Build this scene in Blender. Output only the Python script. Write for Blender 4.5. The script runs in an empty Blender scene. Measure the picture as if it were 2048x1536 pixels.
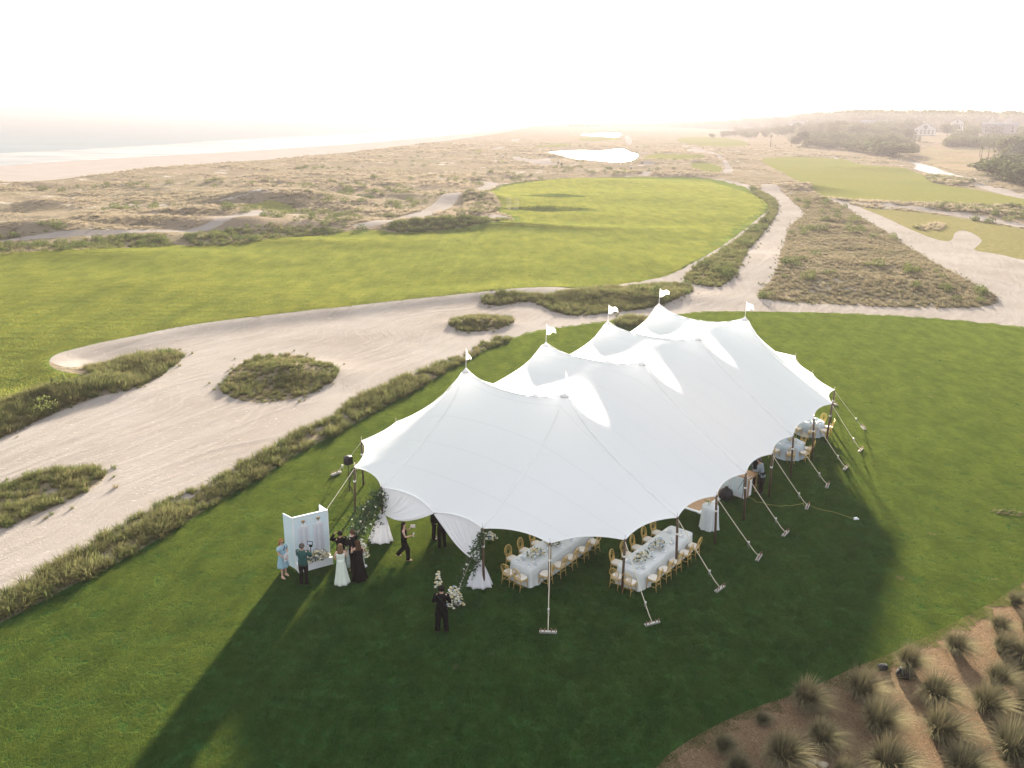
import bpy, math, random
import numpy as np
from mathutils import Vector, Matrix
from mathutils.geometry import delaunay_2d_cdt
R = math.radians
SC = bpy.context.scene
COL = SC.collection
rnd = random.Random(7)
rng = np.random.default_rng(7)

# ------------------------------------------------------------------ camera
CAM_H, FPX, PITCH, ROLL = 17.5, 1656.0, R(17.85), R(0.8)
_cp, _sp = math.cos(PITCH), math.sin(PITCH)
_fwd = np.array([0, _cp, -_sp]); _up = np.array([0, _sp, _cp]); _rt = np.array([1., 0, 0])
_r2 = math.cos(ROLL) * _rt + math.sin(ROLL) * _up
_u2 = -math.sin(ROLL) * _rt + math.cos(ROLL) * _up
cam = bpy.data.cameras.new('camera'); camo = bpy.data.objects.new('camera', cam); COL.objects.link(camo)
cam.sensor_width = 36.0; cam.lens = 36.0 * FPX / 2048.0
cam.clip_start = 0.5; cam.clip_end = 60000
m = Matrix.Identity(4)
for i in range(3):
    m[i][0] = _r2[i]; m[i][1] = _u2[i]; m[i][2] = -_fwd[i]
m[0][3], m[1][3], m[2][3] = 0, 0, CAM_H
camo.matrix_world = m
SC.camera = camo

# ------------------------------------------------------------------ light
SUN_AZ, SUN_EL = R(7.2), R(9.7)       # azimuth from +Y towards +X
world = bpy.data.worlds.new('World'); SC.world = world; world.use_nodes = True
wn = world.node_tree; wn.nodes.clear()
sky = wn.nodes.new('ShaderNodeTexSky'); sky.sky_type = 'NISHITA'; sky.sun_disc = False
sky.sun_elevation = SUN_EL; sky.sun_rotation = SUN_AZ
sky.altitude = 0; sky.air_density = 1.0; sky.dust_density = 2.5; sky.ozone_density = 1.0
veil = wn.nodes.new('ShaderNodeMix'); veil.data_type = 'RGBA'; veil.inputs[0].default_value = 0.95
veil.inputs[7].default_value = (2.52, 2.58, 2.72, 1)      # thin high overcast, even over the whole dome
wn.links.new(sky.outputs[0], veil.inputs[6])
bg = wn.nodes.new('ShaderNodeBackground'); bg.inputs[1].default_value = 0.05
wo = wn.nodes.new('ShaderNodeOutputWorld')
wn.links.new(veil.outputs[2], bg.inputs[0]); wn.links.new(bg.outputs[0], wo.inputs[0])
sun = bpy.data.lights.new('sun', 'SUN'); suno = bpy.data.objects.new('sun', sun); COL.objects.link(suno)
sun.energy = 4.2; sun.angle = R(2.0); sun.color = (1.0, 0.885, 0.72)
sd = Vector((math.sin(SUN_AZ) * math.cos(SUN_EL), math.cos(SUN_AZ) * math.cos(SUN_EL), math.sin(SUN_EL)))
suno.rotation_euler = sd.to_track_quat('Z', 'Y').to_euler()
suno.location = (0, 0, 60)
SC.view_settings.view_transform = 'Standard'; SC.view_settings.look = 'None'
SC.view_settings.gamma = 1; SC.view_settings.use_curve_mapping = False
SC.view_settings.exposure = 3.38
SC.cycles.max_bounces = 8; SC.cycles.diffuse_bounces = 3; SC.cycles.glossy_bounces = 3
SC.cycles.transmission_bounces = 6; SC.cycles.transparent_max_bounces = 8; SC.cycles.volume_bounces = 1
SC.cycles.use_denoising = True
SC.cycles.caustics_reflective = False; SC.cycles.caustics_refractive = False

# ------------------------------------------------------------------ layout helper: pixel of the photograph -> point of the place
def unp(px, z=0.):
    px = np.atleast_2d(np.array(px, float))
    d = _fwd + ((px[:, 0] - 1024) / FPX)[:, None] * _r2 - ((px[:, 1] - 768) / FPX)[:, None] * _u2
    t = (z - CAM_H) / d[:, 2]
    return np.array([0, 0, CAM_H]) + d * t[:, None]
def at(x, y, z=0.):
    return unp([(x, y)], z)[0]

# ------------------------------------------------------------------ value noise in numpy
_perm = np.random.default_rng(3).random((256, 256))
def vnoise(x, y):
    xi = np.floor(x).astype(int); yi = np.floor(y).astype(int)
    fx = x - xi; fy = y - yi
    fx = fx * fx * (3 - 2 * fx); fy = fy * fy * (3 - 2 * fy)
    g = lambda a, b: _perm[a % 256, b % 256]
    return (g(xi, yi) * (1 - fx) + g(xi + 1, yi) * fx) * (1 - fy) + (g(xi, yi + 1) * (1 - fx) + g(xi + 1, yi + 1) * fx) * fy
def fbm(x, y, octv=4):
    s = 0; a = .5; t = 0
    for k in range(octv):
        s = s + a * vnoise(x * 2 ** k + 17.3 * k, y * 2 ** k + 5.1 * k); t += a; a *= .5
    return s / t
def sstep(a, b, x):
    t = np.clip((x - a) / (b - a), 0, 1); return t * t * (3 - 2 * t)

# ------------------------------------------------------------------ materials
MATS = {}
class NT:
    def __init__(s, name):
        s.m = bpy.data.materials.new(name); s.m.use_nodes = True; s.t = s.m.node_tree; s.t.nodes.clear()
        s.out = s.t.nodes.new('ShaderNodeOutputMaterial'); s.coord = s.t.nodes.new('ShaderNodeTexCoord')
        MATS[name] = s.m
    def n(s, typ, **kw):
        k = s.t.nodes.new(typ)
        for a, b in kw.items(): setattr(k, a, b)
        return k
    def link(s, a, b): s.t.links.new(a, b)
    def noise(s, scale, detail=4, rough=.55, vec=None, dist=0.):
        k = s.n('ShaderNodeTexNoise'); k.inputs['Scale'].default_value = scale; k.inputs['Detail'].default_value = detail
        k.inputs['Roughness'].default_value = rough; k.inputs['Distortion'].default_value = dist
        s.link(vec or s.pos(), k.inputs['Vector']); return k.outputs['Fac']
    def pos(s):
        if not hasattr(s, '_p'): s._p = s.n('ShaderNodeNewGeometry').outputs['Position']
        return s._p
    def mapv(s, scale=(1, 1, 1), rot=(0, 0, 0), vec=None):
        k = s.n('ShaderNodeMapping'); k.inputs['Scale'].default_value = scale; k.inputs['Rotation'].default_value = rot
        s.link(vec or s.pos(), k.inputs['Vector']); return k.outputs[0]
    def mapdir(s, ang, sx, sy):
        a = s.n('ShaderNodeMapping'); a.inputs['Rotation'].default_value = (0, 0, -ang); s.link(s.pos(), a.inputs['Vector'])
        b = s.n('ShaderNodeMapping'); b.inputs['Scale'].default_value = (sx, sy, 1); s.link(a.outputs[0], b.inputs['Vector']); return b.outputs[0]
    def ramp(s, fac, stops, interp='LINEAR'):
        k = s.n('ShaderNodeValToRGB'); k.color_ramp.interpolation = interp
        els = k.color_ramp.elements
        while len(els) < len(stops): els.new(.5)
        for e, (p, c) in zip(els, stops):
            e.position = p; e.color = (*c, 1) if len(c) == 3 else c
        s.link(fac, k.inputs[0]); return k.outputs[0]
    def mix(s, fac, a, b, mode='MIX'):
        k = s.n('ShaderNodeMix', data_type='RGBA', blend_type=mode)
        for v, i in ((fac, 0), (a, 6), (b, 7)):
            if isinstance(v, (int, float)): k.inputs[i].default_value = v
            elif isinstance(v, tuple): k.inputs[i].default_value = (*v, 1) if len(v) == 3 else v
            else: s.link(v, k.inputs[i])
        return k.outputs[2]
    def mrange(s, v, a, b, c=0., d=1.):
        k = s.n('ShaderNodeMapRange'); k.clamp = True
        for i, q in zip((1, 2, 3, 4), (a, b, c, d)): k.inputs[i].default_value = q
        s.link(v, k.inputs[0]); return k.outputs[0]
    def math(s, op, a, b=0.):
        k = s.n('ShaderNodeMath', operation=op)
        for v, i in ((a, 0), (b, 1)):
            if isinstance(v, (int, float)): k.inputs[i].default_value = v
            else: s.link(v, k.inputs[i])
        return k.outputs[0]
    def bump(s, h, strength=.5, dist=.05):
        k = s.n('ShaderNodeBump'); k.inputs['Strength'].default_value = strength; k.inputs['Distance'].default_value = dist
        s.link(h, k.inputs['Height']); return k.outputs[0]
    def pbsdf(s, col, rough=.8, nrm=None, metal=0., spec=.3, trans=None):
        k = s.n('ShaderNodeBsdfPrincipled')
        if isinstance(col, tuple): k.inputs['Base Color'].default_value = (*col, 1)
        else: s.link(col, k.inputs['Base Color'])
        if isinstance(rough, (int, float)): k.inputs['Roughness'].default_value = rough
        else: s.link(rough, k.inputs['Roughness'])
        k.inputs['Metallic'].default_value = metal; k.inputs['Specular IOR Level'].default_value = spec
        if nrm is not None: s.link(nrm, k.inputs['Normal'])
        res = k.outputs[0]
        if trans:
            t = s.n('ShaderNodeBsdfTranslucent')
            if isinstance(trans[1], tuple): t.inputs[0].default_value = (*trans[1], 1)
            else: s.link(trans[1], t.inputs[0])
            x = s.n('ShaderNodeMixShader'); x.inputs[0].default_value = trans[0]
            s.link(res, x.inputs[1]); s.link(t.outputs[0], x.inputs[2]); res = x.outputs[0]
        s.link(res, s.out.inputs[0]); return s.m
def simple(name, col, rough=.6, metal=0., spec=.3, var=.12, scale=8., trans=None, bump=0.):
    t = NT(name)
    f = t.noise(scale, 3)
    c = t.mix(f, tuple(v * (1 - var) for v in col), tuple(min(1, v * (1 + var)) for v in col))
    nb = t.bump(t.noise(scale * 4, 3), bump, .02) if bump else None
    return t.pbsdf(c, rough, nb, metal, spec, (trans, c) if trans else None)

# ------------------------------------------------------------------ object helpers
def link(o, parent=None):
    COL.objects.link(o)
    if parent is not None: o.parent = parent
    return o
def tag(o, label=None, cat=None, group=None, kind=None):
    if label: o['label'] = label
    if cat: o['category'] = cat
    if group: o['group'] = group
    if kind: o['kind'] = kind
    return o
def empty(name, loc=(0, 0, 0), rz=0., label=None, cat=None, group=None, scale=None):
    o = bpy.data.objects.new(name, None); o.empty_display_size = .2
    o.location = loc; o.rotation_euler = (0, 0, rz)
    if scale: o.scale = (scale,) * 3
    link(o); return tag(o, label, cat, group)
def mesh_obj(name, v, f, mat, parent=None, smooth=True, loc=None):
    me = bpy.data.meshes.new(name); me.from_pydata([tuple(p) for p in v], [], [tuple(q) for q in f])
    if mat: me.materials.append(MATS[mat] if isinstance(mat, str) else mat)
    if smooth: me.shade_smooth()
    me.update()
    o = bpy.data.objects.new(name, me)
    if loc is not None: o.location = loc
    return link(o, parent)
def copy_tree(o, parent=None):
    c = o.copy(); COL.objects.link(c)
    if parent is not None: c.parent = parent
    for ch in [q for q in o.children]: copy_tree(ch, c)
    return c
class MB:
    """collects primitives into one mesh"""
    def __init__(s): s.v = []; s.f = []
    def add(s, v, f):
        o = len(s.v); s.v += [tuple(map(float, p)) for p in v]; s.f += [tuple(i + o for i in q) for q in f]; return s
    def box(s, c, size, rz=0., bev=0.):
        x, y, z = [a / 2 for a in size]; P = []
        for dz in (-z, z):
            for dx, dy in ((-x, -y), (x, -y), (x, y), (-x, y)):
                P.append((c[0] + dx * math.cos(rz) - dy * math.sin(rz), c[1] + dx * math.sin(rz) + dy * math.cos(rz), c[2] + dz))
        return s.add(P, [(3, 2, 1, 0), (4, 5, 6, 7), (0, 1, 5, 4), (1, 2, 6, 5), (2, 3, 7, 6), (3, 0, 4, 7)])
    def tube(s, pts, rad, n=8, closed=False, caps=True):
        pts = [Vector(p) for p in pts]; m_ = len(pts)
        rad = [rad] * m_ if isinstance(rad, (int, float)) else rad
        V = []; F = []; ref = None
        for i, p in enumerate(pts):
            a = pts[(i - 1) % m_] if (closed or i > 0) else p; b = pts[(i + 1) % m_] if (closed or i < m_ - 1) else p
            t = (b - a).normalized() if (b - a).length > 1e-9 else Vector((0, 0, 1))
            if ref is None: ref = Vector((0, 0, 1)) if abs(t.z) < .9 else Vector((1, 0, 0))
            u = t.cross(ref).normalized(); w = u.cross(t).normalized(); ref = w
            for k in range(n):
                an = 2 * math.pi * k / n; V.append(p + (u * math.cos(an) + w * math.sin(an)) * rad[i])
        for i in range(m_ if closed else m_ - 1):
            j = (i + 1) % m_
            for k in range(n):
                l = (k + 1) % n; F.append((i * n + k, i * n + l, j * n + l, j * n + k))
        if caps and not closed:
            F.append(tuple(range(n))[::-1]); F.append(tuple((m_ - 1) * n + k for k in range(n)))
        return s.add(V, F)
    def rings(s, rings, n=24, cap0=True, cap1=True, fold=0., nf=9, ph=0., pw=1.):
        """stack of ellipses: (x, y, z, rx, ry[, foldamp])"""
        V = []; F = []
        for q in rings:
            fa = q[5] if len(q) > 5 else fold
            for k in range(n):
                a = 2 * math.pi * k / n
                mlt = 1 + fa * math.sin(nf * a + ph) + fa * .5 * math.sin((nf * 2 + 1) * a + ph * 2.3 + q[2] * 2)
                V.append((q[0] + math.copysign(abs(math.cos(a)) ** pw, math.cos(a)) * q[3] * mlt, q[1] + math.copysign(abs(math.sin(a)) ** pw, math.sin(a)) * q[4] * mlt, q[2]))
        for i in range(len(rings) - 1):
            for k in range(n):
                l = (k + 1) % n; F.append((i * n + k, i * n + l, (i + 1) * n + l, (i + 1) * n + k))
        if cap0: F.append(tuple(range(n))[::-1])
        if cap1: F.append(tuple((len(rings) - 1) * n + k for k in range(n)))
        return s.add(V, F)
    def ball(s, c, r, n=10, m_=7):
        r = (r, r, r) if isinstance(r, (int, float)) else r
        rr = []
        for i in range(1, m_):
            a = math.pi * i / m_; rr.append((c[0], c[1], c[2] - math.cos(a) * r[2], math.sin(a) * r[0], math.sin(a) * r[1]))
        return s.rings(rr, n)
    def build(s, name, mat, parent=None, smooth=True, loc=None):
        return mesh_obj(name, s.v, s.f, mat, parent, smooth, loc)
# ------------------------------------------------------------------ ground materials
def grass_mat(name, dark, mid, light, warm, patch=.06, fine=1.):
    t = NT(name)
    big = t.noise(patch, 4, .6)
    strk = t.noise(.9, 5, .65, t.mapv((1., .35, 1.), (0, 0, .5)))
    med = t.noise(2.6 * fine, 5, .7, t.mapv((1., .5, 1.), (0, 0, -.35)))
    fin = t.noise(14 * fine, 4, .7, t.mapv((1, .45, 1), (0, 0, -.2)))
    c = t.mix(t.mrange(big, .35, .65), mid, warm)
    c = t.mix(t.mrange(strk, .38, .62), c, mid)
    c = t.mix(t.mrange(med, .48, .72, 0, .75), c, light)
    c = t.mix(t.mrange(med, .46, .28, 0, .85), c, dark)
    c = t.mix(t.mrange(fin, .52, .75, 0, .5), c, dark)
    c = t.mix(t.mrange(fin, .45, .25, 0, .5), c, light)
    vor = t.noise(1.1, 2, .5)
    c = t.mix(t.mrange(vor, .72, .80, 0, .35), c, (.16, .15, .07))
    h = t.math('ADD', t.math('MULTIPLY', med, 1.), t.math('MULTIPLY', fin, .35))
    h = t.math('ADD', h, t.math('MULTIPLY', strk, 1.2))
    t.pbsdf(c, .9, t.bump(h, .9, .11), spec=0.)
grass_mat('lawn', (.007, .032, .010), (.017, .056, .015), (.042, .084, .020), (.040, .074, .016), .05)
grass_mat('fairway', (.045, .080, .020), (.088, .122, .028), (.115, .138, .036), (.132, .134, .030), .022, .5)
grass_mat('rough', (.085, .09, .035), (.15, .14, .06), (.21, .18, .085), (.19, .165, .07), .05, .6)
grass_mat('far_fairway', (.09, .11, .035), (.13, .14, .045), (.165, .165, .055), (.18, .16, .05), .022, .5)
def sand_mat(name, base, pale, dark, tracks=True):
    t = NT(name)
    big = t.noise(.11, 5, .6); med = t.noise(1.1, 5, .65, t.mapdir(R(66), .16, 1.), .6); fin = t.noise(9, 4, .75)
    wp = t.n('ShaderNodeTexNoise'); wp.inputs['Scale'].default_value = .07; wp.inputs['Detail'].default_value = 1.5; t.link(t.pos(), wp.inputs['Vector'])
    vm = t.n('ShaderNodeVectorMath', operation='MULTIPLY_ADD'); t.link(wp.outputs['Color'], vm.inputs[0]); vm.inputs[1].default_value = (11, 11, 0); t.link(t.pos(), vm.inputs[2]); keep = t._p; t._p = vm.outputs[0]
    l1 = t.noise(1.5, 2, .5, t.mapdir(R(62), .03, 1.), .3); l2 = t.noise(2.2, 2, .5, t.mapdir(R(80), .04, 1.), .3); t._p = keep
    c = t.mix(t.mrange(big, .35, .65), base, pale)
    c = t.mix(t.mrange(med, .52, .72, 0, .4), c, dark)
    c = t.mix(t.mrange(l1, .56, .64, 0, .6), c, pale)
    c = t.mix(t.mrange(l2, .60, .65, 0, .45), c, pale)
    c = t.mix(t.mrange(fin, .58, .8, 0, .4), c, dark)
    pb = t.noise(5.3, 2, .5, t.mapdir(R(20), .6, 1.))
    c = t.mix(t.mrange(pb, .66, .70, 0, .8), c, tuple(v * 1.35 for v in pale))
    h = t.math('ADD', t.math('MULTIPLY', l1, .5), t.math('ADD', t.math('MULTIPLY', l2, .3), t.math('ADD', t.math('MULTIPLY', med, .8), t.math('MULTIPLY', fin, .35))))
    t.pbsdf(c, .95, t.bump(h, .75, .13), spec=0.)
sand_mat('sand', (.222, .195, .172), (.272, .247, .225), (.178, .155, .136))
sand_mat('beach', (.26, .23, .21), (.30, .265, .245), (.225, .20, .18))
t = NT('dune')
big = t.noise(.035, 5, .6); med = t.noise(.22, 6, .7); fin = t.noise(1.6, 5, .75)
c = t.mix(t.mrange(big, .38, .62), (.21, .17, .125), (.165, .145, .095))
c = t.mix(t.mrange(med, .5, .66), c, (.24, .195, .14))
c = t.mix(t.mrange(t.noise(.09, 5, .75, dist=.5), .58, .68, 0, .8), c, (.44, .41, .38))
c = t.mix(t.mrange(fin, .45, .25, 0, .8), c, (.08, .076, .045))
c = t.mix(t.mrange(fin, .6, .75, 0, .5), c, (.26, .215, .15))
t.pbsdf(c, .95, t.bump(t.math('ADD', t.math('MULTIPLY', med, 2.), fin), .9, .5), spec=0.)
t = NT('mulch')
a = t.noise(5, 6, .8, dist=2.5); b = t.noise(26, 4, .8, t.mapv((1, .3, 1), (0, 0, .7)), 3.); g = t.noise(.5, 4, .6)
c = t.mix(t.mrange(a, .35, .65), (.115, .076, .046), (.29, .20, .122))
c = t.mix(t.mrange(b, .5, .7), c, (.50, .36, .23))
c = t.mix(t.mrange(g, .55, .75, 0, .7), c, (.20, .135, .083))
c = t.mix(t.mrange(b, .44, .3), c, (.04, .026, .018))
t.pbsdf(c, .95, t.bump(t.math('ADD', a, b), 1., .08), spec=0.)
def water_mat(name, col, rough, sc, st, sp=.5):
    t = NT(name)
    w1 = t.noise(sc, 5, .65, t.mapv((.35, 1, 1), (0, 0, R(20)))); 
    foam = t.noise(sc * .35, 4, .6, t.mapv((.15, 1, 1), (0, 0, R(22))))
    c = t.mix(t.mrange(foam, .55, .7, 0, .35), col, tuple(v * 1.6 for v in col))
    nb = t.bump(w1, st, .5); d = t.n('ShaderNodeBsdfDiffuse'); t.link(c, d.inputs[0]); g = t.n('ShaderNodeBsdfGlossy'); g.inputs['Roughness'].default_value = rough; g.inputs[0].default_value = (.9, .92, .93, 1); t.link(nb, g.inputs['Normal'])
    x = t.n('ShaderNodeMixShader'); x.inputs[0].default_value = sp; t.link(d.outputs[0], x.inputs[1]); t.link(g.outputs[0], x.inputs[2]); t.link(x.outputs[0], t.out.inputs[0])
water_mat('sea', (.12, .145, .155), .35, .12, .35, .2)
water_mat('pond', (.10, .11, .10), .15, .5, .15, .85)
t = NT('foam'); f = t.noise(.14, 5, .7, t.mapv((.12, 1, 1), (0, 0, R(24))))
t.pbsdf(t.mix(t.mrange(f, .42, .58), (.18, .195, .20), (.34, .33, .32)), .5, t.bump(f, .4, .3), spec=.04)
t = NT('marsh'); f = t.noise(.05, 5, .7); g = t.noise(.6, 4, .7)
t.pbsdf(t.mix(t.mrange(g, .4, .7), t.mix(t.mrange(f, .4, .6), (.26, .19, .145), (.19, .18, .09)), (.17, .135, .085)), .95, t.bump(g, .7, .4), spec=0.)

# ------------------------------------------------------------------ regions, traced where they lie on the ground
def jit(p, amp=1.):
    d = np.hypot(p[:, 0], p[:, 1]); a = (0.10 + d * .004) * amp; s = 1 / (1.2 + d * .03)
    q = p.copy()
    q[:, 0] += (fbm(p[:, 0] * s + 3, p[:, 1] * s, 3) - .5) * 2 * a
    q[:, 1] += (fbm(p[:, 0] * s + 50, p[:, 1] * s + 9, 3) - .5) * 2 * a
    return q
def smooth_open(P, it=2):
    for _ in range(it):
        Q = [P[0]]
        for a, b in zip(P[:-1], P[1:]): Q += [a * .75 + b * .25, a * .25 + b * .75]
        Q.append(P[-1]); P = np.array(Q)
    return P
def smooth_closed(P, it=2):
    for _ in range(it):
        Q = []
        for i in range(len(P)):
            a, b = P[i], P[(i + 1) % len(P)]; Q += [a * .75 + b * .25, a * .25 + b * .75]
        P = np.array(Q)
    return P
def step_at(d): return np.clip(.012 * d, .35, 60.)
def subdiv(P, closed=True):
    out = []; n = len(P)
    for i in range(n if closed else n - 1):
        a, b = P[i], P[(i + 1) % n]; L = np.hypot(*(b - a)); k = max(1, int(L / step_at(np.hypot(*((a + b) / 2)))))
        for j in range(k): out.append(a + (b - a) * j / k)
    if not closed: out.append(P[-1])
    return np.array(out)
def region(px, z=0., sm=2, amp=1.):
    P = unp(px, z)[:, :2]
    P = smooth_closed(P, sm); P = subdiv(P)
    return jit(P, amp)
def path_poly(px, w, z=0.):
    P = smooth_open(unp(px, z)[:, :2], 2); P = subdiv(P, False)
    T = np.gradient(P, axis=0); T /= np.linalg.norm(T, axis=1)[:, None] + 1e-9; N = np.stack([-T[:, 1], T[:, 0]], 1)
    ww = w if hasattr(w, '__len__') else [w, w]
    wv = np.interp(np.linspace(0, 1, len(P)), np.linspace(0, 1, len(ww)), ww)[:, None] / 2
    return jit(np.concatenate([P + N * wv, (P - N * wv)[::-1]]), .8)

HEDGE_OUT = [(-700, 1560), (-300, 1395), (0, 1250), (130, 1178), (300, 1090), (450, 992), (600, 905), (700, 850), (830, 780), (950, 710), (1012, 682)]
LAWN_TOP = [(1080, 662), (1170, 650), (1215, 646), (1300, 635), (1370, 628), (1460, 622), (1600, 625), (1800, 632), (1940, 643), (2048, 655), (2400, 700), (2900, 790)]
MULCH_EDGE = [(2900, 880), (2400, 1010), (2200, 1085), (2048, 1160), (2010, 1190), (1930, 1235), (1860, 1270), (1800, 1300), (1700, 1340), (1600, 1385), (1500, 1420), (1420, 1455), (1340, 1500), (1310, 1536), (1250, 1620), (1120, 1900), (900, 2300)]
FAIR_LOW = [(1540, 405), (1540, 420), (1512, 440), (1475, 470), (1425, 505), (1385, 532), (1340, 552), (1290, 563), (1200, 573), (1130, 580), (1060, 584), (965, 588), (900, 590), (820, 598), (700, 612), (520, 632), (380, 650), (250, 675), (160, 695), (112, 708), (98, 722), (103, 735), (125, 745), (165, 749), (205, 764), (150, 776), (100, 790), (50, 802), (0, 816), (-300, 885)]
FAIR_TOP = [(-900, 620), (-900, 560), (-300, 530), (0, 518), (68, 515), (171, 510), (308, 501), (359, 494), (393, 497), (513, 487), (625, 472), (700, 465), (761, 464), (803, 468), (905, 463), (973, 456), (1021, 450), (1030, 436), (1000, 425), (985, 415), (978, 398), (973, 385), (990, 374), (1014, 367), (1110, 357), (1247, 354), (1366, 352), (1430, 357), (1485, 370), (1508, 386)]
def fh_px(p):   # raised lip of the fairway above the bunker
    return 0.45 * float(sstep(1050, 900, p[0]) * sstep(540, 600, p[1]))
def unp_h(px): return np.array([at(p[0], p[1], fh_px(p))[:2] for p in px])
Pf = smooth_closed(unp_h(FAIR_LOW + FAIR_TOP), 2); FAIR1 = jit(subdiv(Pf), .5)
LIP = unp_h([p for p in FAIR_LOW if p[0] <= 1060 and p[0] >= -300])
LAWN = region(HEDGE_OUT + LAWN_TOP + MULCH_EDGE + [(-900, 2300)], amp=.35)
BEDW = np.concatenate([unp(MULCH_EDGE)[:, :2], np.array([[9, -3], [60, -3], [60, 33]])])
BED = jit(subdiv(smooth_closed(BEDW, 2)), .35)
HEDGE_IN = [(1020, 676), (1004, 674), (963, 686), (936, 703), (885, 724), (840, 745), (799, 758), (751, 782), (700, 799), (673, 826), (591, 868), (524, 906), (410, 966), (319, 1011), (219, 1066), (91, 1143), (0, 1190), (-300, 1335), (-700, 1500)]
ISL = {
 'lowleft': [(-260, 1040), (0, 972), (60, 948), (140, 938), (190, 932), (210, 946), (205, 962), (170, 987), (100, 1017), (40, 1042), (0, 1059), (-260, 1150)],
 'centre': [(443, 772), (466, 740), (500, 718), (560, 708), (600, 708), (640, 727), (668, 737), (680, 750), (642, 777), (590, 797), (530, 806), (480, 802), (450, 788)],
 'small': [(898, 645), (915, 636), (960, 633), (1000, 633), (1029, 639), (1022, 652), (980, 662), (930, 664), (905, 656)],
 'long': [(963, 600), (985, 594), (1015, 592), (1060, 595), (1110, 595), (1150, 586), (1200, 576), (1250, 576), (1320, 567), (1370, 569), (1390, 581), (1370, 597), (1330, 611), (1280, 620), (1200, 629), (1150, 633), (1110, 626), (1085, 614), (1060, 603), (1020, 607), (1000, 613), (970, 609)],
 'left': [(-300, 895), (0, 820), (50, 806), (100, 794), (150, 780), (200, 767), (170, 748), (180, 738), (230, 725), (270, 715), (310, 705), (350, 702), (372, 713), (350, 732), (305, 765), (250, 787), (180, 802), (100, 832), (40, 862), (0, 877), (-300, 965)],
 'wedge': [(1500, 374), (1525, 384), (1548, 394), (1560, 412), (1548, 440), (1528, 462), (1497, 500), (1482, 530), (1464, 560), (1440, 579), (1400, 573), (1362, 563), (1390, 537), (1430, 512), (1478, 476), (1518, 445), (1542, 424), (1538, 404), (1508, 388)],
 'tentback': [(1228, 645), (1245, 636), (1275, 634), (1300, 640), (1285, 655), (1240, 656)],
 'triangle': [(1515, 600), (1520, 588), (1547, 558), (1565, 500), (1575, 463), (1590, 442), (1612, 431), (1602, 415), (1575, 388), (1610, 385), (1660, 401), (1720, 434), (1770, 464), (1800, 484), (1860, 524), (1920, 559), (1960, 579), (1999, 600), (1985, 614), (1900, 618), (1700, 612)],
}
SAND_MAIN = FAIR_LOW[0:23] + [(150, 745), (280, 700), (372, 713), (305, 765), (180, 802), (0, 877), (-300, 965), (-900, 1100), (-700, 1500), (-300, 1360), (0, 1215), (219, 1080), (410, 980), (591, 880), (700, 830), (799, 775), (900, 730), (1020, 685)] + [(p[0], p[1] + 6) for p in LAWN_TOP] + \
    [(2900, 600), (2400, 560), (2048, 521), (1998, 508), (1946, 501), (1960, 490), (1968, 478), (1935, 460), (1915, 462), (1910, 480), (1895, 484), (1844, 470), (1775, 439), (1720, 414), (1690, 404), (1664, 401), (1720, 434), (1800, 484), (1920, 559), (1999, 602), (1700, 613), (1515, 602), (1520, 588), (1547, 558), (1565, 500), (1575, 463), (1590, 442), (1612, 431), (1600, 414), (1568, 385), (1545, 372), (1518, 372)]
SANDS = [region(SAND_MAIN, sm=1, amp=.7),
    path_poly([(1363, 353), (1416, 356), (1460, 363), (1490, 371), (1507, 386)], [2, 3, 3.5]),
    path_poly([(1587, 386), (1649, 400), (1724, 408), (1792, 415), (1895, 427), (1963, 438), (2048, 453), (2300, 500)], 3.2),
    path_poly([(-300, 505), (0, 490), (116, 481), (219, 474), (376, 470), (444, 460), (513, 443), (564, 432), (625, 428)], [1.5, 2.5, 2.6, 2.2]),
    path_poly([(714, 461), (751, 456), (803, 441), (854, 426), (895, 408), (919, 391), (960, 379), (987, 369), (978, 364)], [2.5, 4.5, 4.5, 4, 4]),
    region([(1433, 310), (1445, 318), (1462, 335), (1468, 345), (1458, 350), (1442, 348), (1450, 335), (1440, 322), (1425, 312), (1370, 302), (1375, 298), (1415, 304)], sm=1),
    path_poly([(1370, 293), (1400, 299), (1460, 304), (1510, 306)], 4),
    path_poly([(1275, 306), (1310, 308), (1350, 308), (1395, 312)], 3),
    region([(1021, 320), (1031, 313), (1045, 319), (1076, 323), (1090, 319), (1105, 320), (1098, 327), (1130, 332), (1154, 330), (1160, 334), (1130, 337), (1080, 330), (1040, 324)], sm=1),
    region([(1252, 270), (1262, 276), (1264, 290), (1254, 291), (1250, 278)], sm=1),
    path_poly([(1274, 336), (1285, 331), (1299, 326)], 4), path_poly([(1287, 352), (1297, 346)], 3),
    path_poly([(988, 301), (1008, 295)], 4), path_poly([(1030, 284), (1035, 279)], 6),
    path_poly([(1540, 329), (1580, 332), (1600, 337)], 3), path_poly([(1953, 370), (2000, 383), (2048, 395), (2250, 440)], [4, 6]),
    region([(989, 392), (1005, 392), (1040, 395), (1045, 418), (1012, 419), (1012, 406), (1000, 400)], sm=1, amp=.4),
    region([(981, 428), (1021, 433), (1005, 439), (980, 437)], sm=1, amp=.4), region([(901, 446), (940, 441), (962, 441), (955, 448), (915, 453)], sm=1, amp=.4),
    region([(1083, 387), (1100, 380), (1118, 381), (1095, 387)], sm=1, amp=.4), region([(1665, 316), (1682, 317), (1670, 319)], sm=1, amp=.3)]
FAIR2 = region([(1512, 317), (1587, 313), (1642, 316), (1690, 318), (1720, 330), (1792, 335), (1840, 347), (1856, 357), (1863, 367), (1895, 371), (1946, 378), (2048, 398), (2300, 440), (2300, 425), (2300, 470), (2048, 409), (1861, 407), (1741, 403), (1656, 397), (1632, 390), (1615, 371), (1570, 347), (1539, 333)], amp=.6)
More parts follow.
